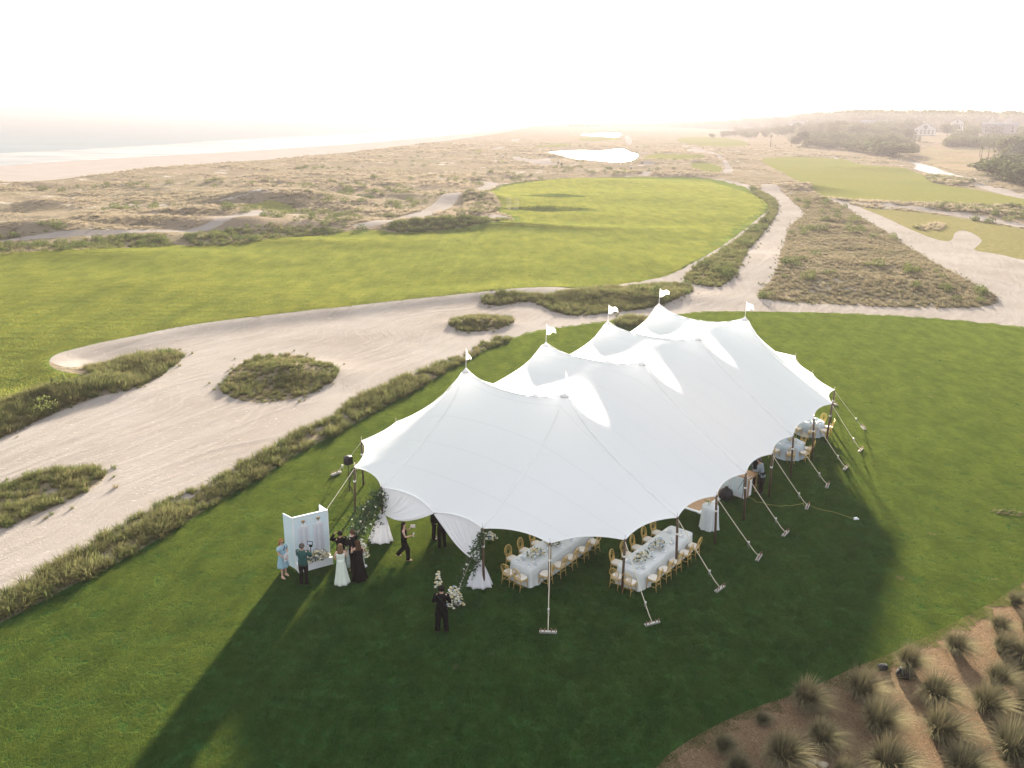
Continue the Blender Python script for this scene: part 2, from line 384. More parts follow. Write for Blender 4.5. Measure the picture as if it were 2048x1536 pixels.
FARF = [region(q, amp=.6) for q in (
    [(1274, 322), (1300, 310), (1350, 308), (1400, 312), (1420, 320), (1340, 322)], [(1348, 278), (1400, 272), (1470, 280), (1512, 294), (1440, 298), (1370, 290)],
    [(1160, 276), (1230, 274), (1250, 280), (1200, 284), (1150, 282)], [(489, 418), (530, 414), (590, 418), (600, 426), (550, 427), (500, 424)],
    [(1392, 325), (1440, 330), (1446, 348), (1400, 346), (1380, 334)], [(1060, 296), (1110, 290), (1150, 290), (1110, 297)],
    [(935, 306), (965, 302), (960, 308)], [(990, 325), (1010, 322), (1012, 329)], [(1240, 340), (1290, 338), (1285, 346), (1250, 346)])]
ROUGH = region([(1700, 412), (1792, 420), (1895, 431), (1963, 443), (2048, 458), (2400, 520), (2400, 580), (2048, 530), (1998, 516), (1940, 504), (1890, 490), (1835, 474), (1775, 445)], amp=.8)
MARSH = region([(1830, 305), (1900, 298), (2048, 292), (2600, 300), (2600, 420), (2048, 372), (1990, 350), (1900, 340), (1850, 325)])
STREAM = region([(1790, 316), (1813, 319), (1840, 327), (1878, 337), (1909, 350), (1984, 361), (2000, 366), (1984, 368), (1940, 362), (1900, 357), (1874, 350), (1835, 341), (1824, 336), (1835, 331), (1812, 324), (1790, 320)], -.5, amp=.5)
POND1 = region([(1093, 303), (1144, 300), (1213, 302), (1233, 299), (1250, 299), (1256, 305), (1280, 310), (1262, 321), (1233, 327), (1179, 322), (1127, 314), (1096, 308)], -.5, amp=.5)
POND2 = region([(1158, 269), (1213, 266), (1241, 267), (1238, 272), (1226, 275), (1206, 272), (1161, 271)], -.5, amp=.4)
SHORE = [(-1400, 420), (-600, 368), (-200, 343), (0, 333), (34, 329), (239, 316), (342, 311), (513, 301), (700, 288), (905, 270), (1008, 258), (1042, 250)]
SHORE_W = smooth_open(unp(SHORE, -.6)[:, :2], 2)
SEA_W = np.concatenate([subdiv(SHORE_W, False), np.array([[60, 2400], [900, 5200], [2500, 12000], [-16000, 12000], [-16000, -300], [-900, -300]])])
FOAM_W = None
BEACHLOW = [(1100, 247), (1062, 254), (1008, 265), (905, 280), (803, 292), (700, 304), (547, 318), (376, 330), (273, 338), (154, 355), (68, 362), (0, 364), (-200, 378), (-600, 410), (-1400, 480)]
BEACH = np.concatenate([SHORE_W + np.array([-3, 3]), smooth_open(unp(BEACHLOW)[:, :2], 2)])
BEACH = jit(subdiv(BEACH), .6)
SEA = jit(subdiv(SEA_W), .15)
FOAM_OUT = SHORE_W + np.stack([-np.clip(np.hypot(SHORE_W[:, 0], SHORE_W[:, 1]) * .16, 30, 90), np.clip(SHORE_W[:, 1] * .10, 15, 90)], 1)
FOAM = jit(subdiv(np.concatenate([SHORE_W, FOAM_OUT[::-1]])), 1.2)

def inside(P, poly):
    x, y = P[:, 0], P[:, 1]; r = np.zeros(len(P), bool); bx = (x > poly[:, 0].min()) & (x < poly[:, 0].max()) & (y > poly[:, 1].min()) & (y < poly[:, 1].max())
    idx = np.nonzero(bx)[0]
    if not len(idx): return r
    x = x[idx]; y = y[idx]; c = np.zeros(len(idx), bool)
    a = poly; b = np.roll(poly, -1, 0)
    for (x0, y0), (x1, y1) in zip(a, b):
        if y0 == y1: continue
        k = (y0 > y) != (y1 > y)
        c ^= k & (x < (x1 - x0) * (y - y0) / (y1 - y0) + x0)
    r[idx] = c; return r
def dist_line(P, L, closed=False):
    a = L if closed else L[:-1]; b = np.roll(L, -1, 0) if closed else L[1:]
    best = np.full(len(P), 1e9)
    if not len(P): return best
    for p, q in zip(a, b):
        d = q - p; t = np.clip(((P - p) @ d) / max(d @ d, 1e-9), 0, 1)
        best = np.minimum(best, np.hypot(*(P - p - t[:, None] * d).T))
    return best

LIP = FAIR1[dist_line(FAIR1, LIP) < 3.]
# order = priority
REG = [('sea_foam', 'foam', [FOAM]), ('sea', 'sea', [SEA]), ('pond', 'pond', [POND1]), ('far_pond', 'pond', [POND2]), ('stream', 'pond', [STREAM]),
       ('mulch_bed', 'mulch', [BED]), ('lawn', 'lawn', [LAWN]),
       ('grass_island_soil', 'dune', [region(ISL[k], amp=.5) for k in ('lowleft', 'centre', 'small', 'long', 'left', 'wedge', 'tentback', 'triangle')]),
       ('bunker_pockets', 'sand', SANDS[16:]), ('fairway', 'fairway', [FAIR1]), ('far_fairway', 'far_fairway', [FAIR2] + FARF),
       ('sand_path', 'sand', SANDS[:16]), ('rough_grass', 'rough', [ROUGH]), ('marsh', 'marsh', [MARSH]), ('beach', 'beach', [BEACH])]
SOFT = [FAIR1, LAWN, SANDS[0], FAIR2, ROUGH, BEACH, POND1, STREAM, SANDS[4]]
_slim = [p[::max(1, len(p) // 140)] for p in SOFT]
BUMPS = [(*at(1112, 392)[:2], 5, 1.0, .6, 7), (*at(1100, 418)[:2], 7, 1.4, .8, 8), (*at(930, 452)[:2], 22, 4, .9, 0), (*at(800, 457)[:2], 16, 4, .5, 0), (*at(940, 400)[:2], 9, 9, 1.6, 0),
         (*at(550, 405)[:2], 12, 8, 2.4, 0), (*at(300, 455)[:2], 26, 4, 1.2, 0), (*at(60, 470)[:2], 12, 5, 1.8, 0), (*at(430, 440)[:2], 14, 9, 1.6, 0),
         (*at(100, 512)[:2], 22, 6, .4, 0), (*at(480, 484)[:2], 20, 4, .3, 0), (*at(1600, 378)[:2], 9, 9, 1.6, 0), (*at(1740, 338)[:2], 22, 12, 1.0, 0), (*at(1880, 365)[:2], 10, 9, .4, 0),
         (*at(590, 745)[:2], 3.2, 2.2, .55, 0), (*at(1250, 595)[:2], 9, 3, .5, 0), (*at(1650, 540)[:2], 14, 14, .8, 0), (*at(960, 648)[:2], 2.6, 1.2, .4, 0)]
def height(P):
    P = np.asarray(P, float)[:, :2]; x, y = P[:, 0], P[:, 1]; d = np.hypot(x, y)
    z = np.zeros(len(P))
    near = (y > 40) & (y < 260) & (x < 80) & (x > -160)
    inf = inside(P, FAIR1)
    lipd = np.full(len(P), 50.); k = near & (y < 140); lipd[k] = dist_line(P[k], LIP)
    amp = .45 * sstep(12, -2, x) * sstep(150, 100, y)
    rise = np.where(inf, 1., sstep(3.4, 0.0, lipd))
    hed = inside(P, HL) if HL is not None else False
    z += amp * rise * np.where(inf | (lipd < 3.5), 1, 0)
    z += np.where(inf, (fbm(x * .03, y * .04, 2) - .5) * .9 * sstep(0, 6, lipd), 0)
    dm = np.full(len(P), 1e9); ins = np.zeros(len(P), bool)
    for s, q in zip(SOFT, _slim):
        far = (x > q[:, 0].min() - 30) & (x < q[:, 0].max() + 30) & (y > q[:, 1].min() - 30) & (y < q[:, 1].max() + 30)
        ins |= inside(P, q)
        kk = np.nonzero(far)[0]
        if len(kk): dm[kk] = np.minimum(dm[kk], dist_line(P[kk], q, True))
    dune = np.where(ins, 0, sstep(0, 9, dm)) * sstep(75, 110, d)
    rid = 1 - np.abs(fbm(x * .05, y * .06, 4) - .5) * 2
    z += dune * ((rid - .55) * 1.9 + (fbm(x * .18, y * .2, 3) - .5) * 1.1) * sstep(1500, 500, d) * (.35 + .65 * sstep(90, 190, d))
    z += (fbm(x * .08 + 9, y * .08, 3) - .5) * .14 * sstep(5, 30, d) * (~inside(P, SEA))
    for bx, by, sx, sy, h, r_ in BUMPS:
        z += h * np.exp(-((x - bx) / sx) ** 2 - ((y - by) / sy) ** 2)
    z += 6.5 * sstep(420, 900, d) * sstep(.22, .38, x / np.maximum(y, 1)) * sstep(2600, 1500, d)
    ds = dist_line(P, SHORE_W[::3]); bi = inside(P, BEACH)
    z = np.where(bi, np.minimum(z, -.6 + np.clip(ds * .012, 0, .5)), z)
    for w, zz in ((SEA, -.6), (FOAM, -.6), (POND1, -.5), (POND2, -.5), (STREAM, -.5)):
        z = np.where(inside(P, w), zz, z)
    return z
HL = None

def build_ground():
    pts = []; rr = np.random.default_rng(5)
    def grid(x0, x1, y0, y1, s, hole=None):
        X, Y = np.meshgrid(np.arange(x0, x1, s), np.arange(y0, y1, s)); G = np.stack([X.ravel(), Y.ravel()], 1)
        G = G + (rr.random(G.shape) - .5) * s * .5
        if hole: G = G[~((G[:, 0] > hole[0]) & (G[:, 0] < hole[1]) & (G[:, 1] > hole[2]) & (G[:, 1] < hole[3]))]
        pts.append(G); return (x0, x1, y0, y1)
    h = grid(-46, 56, -4, 92, .9); h = grid(-130, 150, -14, 250, 2.6, h); h = grid(-330, 330, -60, 620, 9, h)
    h = grid(-1500, 1500, -300, 2600, 60, h); h = grid(-16000, 16000, -4000, 16000, 900, h)
    LT = np.gradient(LIP, axis=0); LT /= np.linalg.norm(LT, axis=1)[:, None] + 1e-9; LN = np.stack([-LT[:, 1], LT[:, 0]], 1)
    k_ = np.hypot(*LIP.T) < 130; G0 = pts[0]; pts[0] = G0[dist_line(G0, LIP[::2]) > 4.2]
    for off in (.5, 1.1, 1.8, 2.6, 3.4, 4.1):
        for sg in (-1, 1): pts.append(LIP[k_][::1 if off < 3 else 2] + LN[k_][::1 if off < 3 else 2] * off * sg)
    pts = [np.concatenate(pts)]; n0 = len(pts[0]); edges = []; n = n0
    for _, _, polys in REG:
        for p in polys:
            k = len(p); pts.append(p); edges += [(n + i, n + (i + 1) % k) for i in range(k)]; n += k
    A = np.concatenate(pts)
    v, e, f, *_ = delaunay_2d_cdt([Vector(p) for p in A], edges, [], 0, 1e-5)
    V = np.array([(p[0], p[1]) for p in v]); F = np.array([q for q in f if len(q) == 3])
    C = V[F].mean(1); Z = height(V); own = np.full(len(F), -1)
    for i, (_, _, polys) in enumerate(REG):
        for p in polys:
            k = (own < 0); idx = np.nonzero(k)[0]; own[idx[inside(C[idx], p)]] = i
    VV = np.column_stack([V, Z])
    # keep water flat
    wat = np.zeros(len(V), bool)
    for i in range(5):
        fi = F[own == i].ravel(); VV[fi, 2] = -.6 if i < 2 else -.5
    cr = np.cross(V[F][:, 1] - V[F][:, 0], V[F][:, 2] - V[F][:, 0]); F[cr < 0] = F[cr < 0][:, ::-1]
    for i in range(-1, len(REG)):
        ff = F[own == i]
        if not len(ff): continue
        u, inv = np.unique(ff, return_inverse=True)
        nm, mt = ('dunes', 'dune') if i < 0 else REG[i][:2]
        o = mesh_obj(nm, VV[u].tolist(), inv.reshape(-1, 3).tolist(), mt); o['kind'] = 'structure'
    return V, F, own
GV, GF, GOWN = build_ground()
# ------------------------------------------------------------------ the tent
_t = NT('tent_fabric'); _d = _t.n('ShaderNodeVectorMath', operation='DOT_PRODUCT'); _t.link(_t.pos(), _d.inputs[0]); _d.inputs[1].default_value = (.625, .781, 0)
_f = _t.math('FRACT', _t.math('MULTIPLY', _d.outputs['Value'], 1 / 1.55)); _s = _t.math('LESS_THAN', _f, .028)
_w = _t.noise(.5, 3, .5); _c = _t.mix(_w, (.93, .945, .965), (.90, .92, .945)); _c = _t.mix(_t.math('MULTIPLY', _s, .22), _c, (.68, .70, .74))
_wr = _t.noise(1.2, 3, .55, _t.mapdir(R(-38), .12, 1.)); _h = _t.math('ADD', _t.math('MULTIPLY', _wr, .6), _t.math('MULTIPLY', _s, .08))
_t.pbsdf(_c, .75, _t.bump(_h, .35, .05), 0., .15, (.45, _c))
simple('webbing', (.74, .74, .73), .8, var=.05)
simple('pole_wood', (.085, .052, .032), .55, var=.25, scale=3, spec=.3)
simple('strap', (.62, .56, .44), .8, var=.1)
simple('steel', (.50, .48, .45), .4, metal=.6, var=.2, scale=20)
simple('rust', (.20, .10, .06), .8, var=.3, scale=30)
S_ = CAM_H / 17.
UH, NH = np.array([.625, .781]), np.array([.781, -.625])
UH = UH / np.linalg.norm(UH); NH = np.array([UH[1], -UH[0]])
EAVE_Z, PEAK_Z = 2.36, 6.0
EPX = [(723, 882), (709, 935), (763, 975), (867, 1025), (965, 1057), (1100, 1087), (1250, 1080), (1355, 1035), (1433, 992), (1492, 947), (1545, 908), (1587, 872), (1628, 838), (1664, 808), (1669, 780)]
EV = [unp([p], EAVE_Z)[0][:2] for p in EPX]
PKP = unp([(932, 738), (1092, 686), (1216, 643), (1318, 608)], PEAK_Z)[:, :2]
PKQ = unp([(1130, 787), (1285, 724), (1398, 675), (1490, 635)], PEAK_Z)[:, :2]
mid_n = float((((PKP + PKQ) / 2) @ NH).mean()); mid_u = float((np.concatenate([PKP, PKQ]) @ UH).mean())
def un(u, n): return UH * u + NH * n
def mir(p, fu, fn):
    u, n = p @ UH, p @ NH
    return un(2 * mid_u - u if fu else u, 2 * mid_n - n if fn else n)
sideN = float(np.mean([p @ NH for p in EV[7:13]]))
far = [unp([(1625, 747)], EAVE_Z)[0][:2]]
far_end = [mir(EV[4], 1, 0), mir(EV[3], 1, 0), mir(EV[2], 1, 0), mir(EV[1], 1, 0)]
LP = unp([(796, 845)], EAVE_Z)[0][:2]; nleft = LP @ NH - .15
left = [un(u, nleft) for u in np.linspace(2 * mid_u - EV[0] @ UH - 1.2, LP @ UH, 7)]
EAVES = EV + [far[0]] + far_end[0:] + left
EAVES = [np.array(p) for p in EAVES]
def build_tent():
    root = empty('sailcloth_tent', (*un(mid_u, mid_n), 0), 0, 'huge white sailcloth tent with eight flagged peaks pitched on the lawn', 'tent')
    O = np.array([*un(mid_u, mid_n), 0])
    P0 = []; con = []; zb = []
    ne = len(EAVES); edge_idx = []
    cen = un(mid_u, mid_n)
    for i in range(ne):
        a, b = EAVES[i], EAVES[(i + 1) % ne]; L = np.hypot(*(b - a)); nrm = np.array([-(b - a)[1], (b - a)[0]]) / L
        if nrm @ (cen - a) < 0: nrm = -nrm
        k = 10
        for j in range(k):
            t_ = j / k; s = 4 * t_ * (1 - t_)
            edge_idx.append(len(P0)); P0.append(a + (b - a) * t_ + nrm * s * L * .095); zb.append(EAVE_Z + s * .08 - (0 if j else 0))
    nb = len(P0)
    peaks = list(PKP) + list(PKQ); pk_idx = []; fixed = {i: zb[i] for i in range(nb)}
    for p in peaks:
        ring = []
        for k in range(8):
            a = k * math.pi / 4; fixed[len(P0)] = PEAK_Z - .20; ring.append(len(P0)); P0.append(p + .26 * np.array([math.cos(a), math.sin(a)]))
        fixed[len(P0)] = PEAK_Z; pk_idx.append(len(P0)); P0.append(p)
    ropes = []   # (list of point indices)
    def rope(a, b, ia=None, ib=None, stiff=1.):
        L = np.hypot(*(b - a)); k = max(2, int(L / .33)); idx = [ia]
        for j in range(1, k): idx.append(len(P0)); P0.append(a + (b - a) * j / k)
        idx.append(ib); ropes.append((idx, stiff))
    for i in range(4): rope(peaks[i], peaks[i + 4], pk_idx[i], pk_idx[i + 4], 6.)
    seams = []
    for i, e in enumerate(EAVES):
        d = [np.hypot(*(e - p)) for p in peaks]; k = int(np.argmin(d))
        side = {2: 0, 4: 4, 7: 4, 9: 5, 11: 6, 13: 7}
        if i in side: rope(peaks[side[i]], e, pk_idx[side[i]], i * 10, 1.3 if i > 5 else .35)
        elif i > 14 and min(abs((e - p) @ UH) for p in peaks) < .9: rope(peaks[k], e, pk_idx[k], i * 10, .6)
    # second seams so every gap between bays gets its pair
    for i in range(3):
        for pk in (peaks[i], ): pass
    edges = []
    poly = np.array(P0[:nb])
    edges += [(i, (i + 1) % nb) for i in range(nb)]
    for idx, _ in ropes: edges += list(zip(idx[:-1], idx[1:]))
    xs = np.array(P0); x0, x1, y0, y1 = xs[:, 0].min(), xs[:, 0].max(), xs[:, 1].min(), xs[:, 1].max()
    s = .36; G = np.array([(x + (s / 2 if j % 2 else 0), y) for j, y in enumerate(np.arange(y0, y1, s * .87)) for x in np.arange(x0, x1, s)])
    G = G[inside(G, poly)]
    G = G[dist_line(G, poly, True) > .16]
    RP = np.array([P0[i] for idx, _ in ropes for i in idx]); keep = np.array([np.min(np.hypot(*(RP - g).T)) > .15 for g in G]); G = G[keep]
    for p in peaks:
        for r_, n_ in ((.22, 10), (.36, 12)):
            pass
    allp = np.array(P0 + list(G))
    v, e, f, ov, oe, of = delaunay_2d_cdt([Vector(p) for p in allp], edges, [], 0, 1e-6)
    V = np.array([(p[0], p[1]) for p in v]); n = len(V)
    m_ = {}
    for i, l in enumerate(ov):
        for k in l: m_[k] = i
    F = np.array([q for q in f if len(q) == 3]); F = F[inside(V[F].mean(1), poly)]
    E_ = np.unique(np.sort(np.concatenate([F[:, [0, 1]], F[:, [1, 2]], F[:, [2, 0]]]), axis=1), axis=0)
    w = np.zeros(len(E_)); key = {tuple(q): i for i, q in enumerate(E_)}
    for q in F:
        for a, b, c in ((0, 1, 2), (1, 2, 0), (2, 0, 1)):
            p, r_, s_ = V[q[a]] - V[q[c]], V[q[b]] - V[q[c]], 0
            cr = abs(p[0] * r_[1] - p[1] * r_[0]); w[key[tuple(sorted((q[a], q[b])))]] += .5 * (p @ r_) / max(cr, 1e-6)
    w = np.maximum(w, .02)
    ed = V[E_[:, 1]] - V[E_[:, 0]]; ed /= np.linalg.norm(ed, axis=1)[:, None] + 1e-9; w = w * (1 + 2.6 * (ed @ NH) ** 2)
    for idx, st in ropes:
        for a, b in zip(idx[:-1], idx[1:]):
            k = key.get(tuple(sorted((m_[a], m_[b]))))
            if k is not None: w[k] += st / max(np.hypot(*(V[m_[a]] - V[m_[b]])), .05)
    fx = np.zeros(n, bool); z = np.full(n, 3.2)
    for i, zz in fixed.items(): fx[m_[i]] = True; z[m_[i]] = zz
    free = ~fx; a_, b_ = E_[:, 0], E_[:, 1]
    def Lm(x): d = w * (x[a_] - x[b_]); return np.bincount(a_, d, n) - np.bincount(b_, d, n)
    diag = np.bincount(a_, w, n) + np.bincount(b_, w, n)
    load = np.full(n, .0075)   # the tensioned cloth stays full between the seams
    z[free] = 3.2; r_ = np.where(free, load - Lm(z), 0); pz = r_ / diag; p = pz.copy(); rz_ = r_ @ pz
    for _ in range(900):
        Ap = np.where(free, Lm(p), 0); al = rz_ / (p @ Ap + 1e-30); z += al * p; r_ -= al * Ap
        if np.abs(r_).max() < 1e-5: break
        q = r_ / diag; nw = r_ @ q; p = q + nw / rz_ * p; rz_ = nw
    VV = np.column_stack([V, z]) - O
    cr = np.cross(V[F][:, 1] - V[F][:, 0], V[F][:, 2] - V[F][:, 0]); F[cr < 0] = F[cr < 0][:, ::-1]
    can = mesh_obj('canopy', VV.tolist(), F.tolist(), 'tent_fabric', root)
    zat = lambda i: VV[m_[i]]
    # webbing seams, ridge tapes and hem
    for idx, _ in ropes:
        pts = [zat(i) + np.array([0, 0, .012]) for i in idx]
        MB().tube(pts[::2] + ([pts[-1]] if len(pts) % 2 == 0 else []), .016, 5).build('seam', 'webbing', can)
    hem = [VV[m_[i]] for i in range(nb)]
    MB().tube(hem, .02, 5, closed=True).build('hem_rope', 'webbing', can)
    # reinforcement patches at the eaves: sewn half discs following the cloth
    for i in range(ne):
        pass
    # side poles, guys and anchors
    PX = {1: (710.5, 1023), 0: (727, 970), 2: (766, 1080), 4: (968, 1175), 5: (1098, 1193), 6: (1244, 1186), 7: (1352, 1142), 8: (1430, 1088), 9: (1488, 1040), 10: (1538, 993), 11: (1581, 955), 12: (1624, 917), 13: (1652, 886), 14: (1660, 851)}
    AN = {0: (672, 948), 1: (600, 1095), 2: (700, 1095), 4: (905, 1208), 5: (1096, 1267), 6: (1305, 1250), 7: (1441, 1180), 8: (1519, 1117), 9: (1572, 1069), 10: (1616, 1015), 11: (1656, 973), 12: (1692, 938), 13: (1722, 902), 14: (1727, 857)}
    cen3 = O
    for i, e in enumerate(EAVES):
        top = np.array([*e, EAVE_Z]) - O
        base = np.array([*unp([PX[i]])[0][:2], 0]) - O if i in PX else np.array([*e, 0]) - O
        if i == 3: continue
        ax = (top - base) / np.linalg.norm(top - base)
        pole = MB().tube([base, base + ax * 1.2, top + ax * .02], [.05, .052, .045], 10).build('side_pole', 'pole_wood', root)
        MB().tube([top, top + ax * .22], .010, 6).build('pole_spike', 'steel', pole)
        mm = base + ax * (np.linalg.norm(top - base) * .70)
        MB().tube([mm - ax * .035, mm + ax * .035], .066, 12).build('pole_collar', 'webbing', pole)
        # hanging rope looped beside the pole
        off = np.array([.07, 0, 0])
        MB().tube([top + off * .3, (top + mm) / 2 + off, mm + off * .9], .008, 5).build('lashing', 'strap', pole)
        if i in AN: anc = np.array([*unp([AN[i]])[0][:2], 0]) - O
        else:
            out = e - cen; nn = e @ NH - mid_n; uu = e @ UH - mid_u
            od = NH * np.sign(nn) if abs(uu) < 9.5 else out / np.linalg.norm(out)
            anc = np.array([*(e + od * 2.2), 0]) - O
        st = top + np.array([0, 0, -.04]); dr = anc - st; L = np.linalg.norm(dr); dn = dr / L
        sag = [st + dr * k / 8 + np.array([0, 0, -.025 * 4 * (k / 8) * (1 - k / 8)]) for k in range(9)]
        sag[-1] = anc + np.array([0, 0, .07])
        g = MB().tube(sag, .0155, 6).build('guy_strap', 'strap', root)
        rp = sag[6]
        MB().box(rp, (.07, .05, .20)).tube([rp + np.array([0, 0, .08]), rp + np.array([.04, .02, -.22])], .012, 5).build('ratchet', 'steel', g)
        th = math.atan2(dr[1], dr[0]) + math.pi / 2
        tdir = np.array([math.cos(th), math.sin(th), 0]); ndir = np.array([-tdir[1], tdir[0], 0])
        A = MB()
        A.box(anc + np.array([0, 0, .05]), (.62, .07, .07), th); A.box(anc + ndir * .09 + np.array([0, 0, .035]), (.62, .03, .05), th)
        A.build('ground_anchor', 'steel', g, False)
        for k in (-.26, -.12, .12, .26):
            q = MB().tube([(0, 0, -.12), (0, 0, .16), (0, 0, .165), (0, 0, .19)], [.016, .016, .032, .030], 8).build('stake', 'rust', g); q.location = anc + tdir * k
    # masts with flags
    FL = [(0, .50, .55, -1.2, .25), (1, .8, .52, .35, .35), (2, .8, .56, .35, .30), (3, .8, .58, .1, .2), (4, .9, .22, .5, 1.1), (5, .9, .22, .5, 1.1), (6, .8, .22, .5, 1.0), (7, .7, .5, .2, .4)]
    for k, (pi_, hh, fw, ang, droop) in enumerate(FL):
        p = np.array([*peaks[pi_], 0]) - O
        mast = MB().tube([p + (0, 0, 0), p + (0, 0, PEAK_Z)], .07, 10).tube([p + (0, 0, PEAK_Z), p + (0, 0, PEAK_Z + 1.02)], .014, 6).build('mast', 'pole_wood' if 0 else 'mastpaint', root)
        n1, n2 = 12, 7; V2 = []; F2 = []
        for a in range(n1 + 1):
            for b in range(n2 + 1):
                s1 = a / n1; t1 = b / n2; w_ = .50 * (1 - .62 * s1)
                lx = fw * 1.05 * s1; zz = PEAK_Z + .98 - t1 * w_ - droop * s1 ** 1.4 * .9 - .06 * math.sin(s1 * 6)
                wv = .07 * math.sin(s1 * 7 + t1 * 2 + k) * (s1 ** .5)
                V2.append(p + np.array([math.cos(ang) * lx - math.sin(ang) * wv + .014, math.sin(ang) * lx + math.cos(ang) * wv, zz]))
        for a in range(n1):
            for b in range(n2): q = a * (n2 + 1) + b; F2.append((q, q + 1, q + n2 + 2, q + n2 + 1))
        mesh_obj('flag', V2, F2, 'flagcloth', mast)
    # heavier webbing cone cap on each mast top
        MB().rings([(p[0], p[1], PEAK_Z - .15, .21, .21), (p[0], p[1], PEAK_Z - .02, .075, .075), (p[0], p[1], PEAK_Z + .05, .03, .03)], 12).build('peak_cap', 'webbing', mast)
    return root
simple('mastpaint', (.70, .70, .70), .5, var=.05)
simple('flagcloth', (.80, .79, .77), .8, var=.03, trans=.35)
TENT = build_tent()
# ------------------------------------------------------------------ grasses, shrubs and trees
def blade_mat(name, stops, tip=None, trans=.35, scale=.25):
    t = NT(name); oi = t.n('ShaderNodeObjectInfo')
    f = t.math('ADD', t.math('MULTIPLY', t.noise(scale, 3, .6), .75), t.math('MULTIPLY', oi.outputs['Random'], .45))
    c = t.ramp(t.mrange(f, .2, .95), stops)
    if tip:
        at_ = t.n('ShaderNodeAttribute'); at_.attribute_name = 'along'
        c = t.mix(t.mrange(at_.outputs['Fac'], .35, 1., 0, .8), c, tip)
    return t.pbsdf(c, .8, spec=0., trans=(trans, c))
blade_mat('reed', [(0, (.050, .082, .022)), (.4, (.082, .108, .032)), (.7, (.13, .125, .050)), (1, (.18, .145, .08))], (.16, .15, .07), scale=.22)
blade_mat('scrub', [(0, (.105, .112, .062)), (.35, (.185, .165, .108)), (.65, (.24, .20, .14)), (1, (.30, .24, .175))], (.34, .285, .215), scale=.03)
blade_mat('scrub_olive', [(0, (.080, .094, .044)), (.4, (.135, .128, .070)), (.7, (.185, .155, .095)), (1, (.24, .19, .125))], (.25, .21, .15), scale=.10)
blade_mat('pampas', [(0, (.055, .066, .036)), (.5, (.092, .096, .052)), (1, (.12, .112, .060))], (.20, .165, .10), .12, 1.2)
blade_mat('leafy', [(0, (.045, .068, .022)), (.5, (.085, .108, .036)), (1, (.13, .138, .05))], None, .3, .08)
blade_mat('treeleaf', [(0, (.055, .075, .036)), (.5, (.09, .105, .050)), (1, (.13, .13, .07))], None, .25, .02)
simple('bark', (.085, .065, .05), .9, var=.3, scale=2)
def blades(n, L, spread, w, lean=(0, 0), seed=1, segs=3, curl=.9, base=.12, green=0):
    r = np.random.default_rng(seed); V = []; F = []; A = []
    for i in range(n):
        a = r.random() * 6.283; rad = base * math.sqrt(r.random()); tilt = spread * (r.random() ** .7); l = L * (.55 + .55 * r.random())
        d = np.array([math.cos(a), math.sin(a)]); p = np.array([d[0] * rad, d[1] * rad, -.03]); dirh = d * 1.; th = tilt * .45
        o = len(V); sd = np.array([-d[1], d[0], 0]) * w * (.7 + .6 * r.random())
        dd = d + np.array(lean) * (.6 + .8 * r.random()); 
        for k in range(segs + 1):
            t_ = k / segs; ww = sd * (1 - t_ * .9)
            if k < segs: V.append(p - ww); V.append(p + ww); A += [t_, t_]
            else: V.append(p.copy()); A.append(1.)
            st = l / segs; p = p + np.array([dd[0] * math.sin(th), dd[1] * math.sin(th), math.cos(th)]) * st
            th += curl * tilt * (.5 + .6 * r.random())
        for k in range(segs - 1): F += [(o + 2 * k, o + 2 * k + 1, o + 2 * k + 3, o + 2 * k + 2)]
        F.append((o + 2 * segs - 2, o + 2 * segs - 1, o + 2 * segs))
    return V, F, A
def blade_mesh(name, mat, *a, **k):
    V, F, A = blades(*a, **k); me = bpy.data.meshes.new(name); me.from_pydata([tuple(p) for p in V], [], F)
    me.materials.append(MATS[mat]); at_ = me.attributes.new('along', 'FLOAT', 'POINT'); at_.data.foreach_set('value', np.array(A, 'f')); me.shade_smooth(); return me
def leaf_mesh(name, mat, n, lobes, leaf, seed=1):
    r = np.random.default_rng(seed); V = []; F = []
    for (cx, cy, cz, rx, rz, frac) in lobes:
        for i in range(int(n * frac)):
            d = r.normal(size=3); d /= np.linalg.norm(d); k = .72 + .38 * r.random() ** .6
            p = np.array([cx, cy, cz]) + d * np.array([rx, rx, rz]) * k
            if p[2] < .03: p[2] = .03 + r.random() * .1
            u = r.normal(size=3); u -= u @ d * d * .5; u /= np.linalg.norm(u); w_ = np.cross(u, r.normal(size=3)); w_ /= np.linalg.norm(w_)
            s = leaf * (.6 + .8 * r.random()); o = len(V)
            V += [p + u * s, p + w_ * s * .7, p - u * s, p - w_ * s * .7]; F.append((o, o + 1, o + 2, o + 3))
    me = bpy.data.meshes.new(name); me.from_pydata([tuple(p) for p in V], [], F); me.materials.append(MATS[mat]); return me
def variant_col(name, meshes):
    c = bpy.data.collections.new(name)
    for me in meshes:
        o = bpy.data.objects.new(me.name, me); c.objects.link(o)
    return c
TUFTS = variant_col('tuft_kinds', [blade_mesh('tuft', 'reed', 60, .62, .75, .013, seed=i, base=.22, lean=(.15, -.2)) for i in range(4)])
SCRUBS = variant_col('scrub_kinds', [blade_mesh('scrub_tuft', 'scrub', 46, .75, .9, .03, seed=20 + i, base=.45, segs=2) for i in range(4)])
SCRUBS2 = variant_col('olive_scrub_kinds', [blade_mesh('olive_scrub_tuft', 'scrub_olive', 60, .62, .85, .018, seed=30 + i, base=.35, segs=3) for i in range(4)])
BUSHES = variant_col('bush_kinds', [leaf_mesh('bush', 'leafy', 190, [(0, 0, .35, .55, .45, .5), (.35, .2, .28, .4, .35, .25), (-.3, .15, .25, .38, .33, .25)], .075, 40 + i) for i in range(3)])
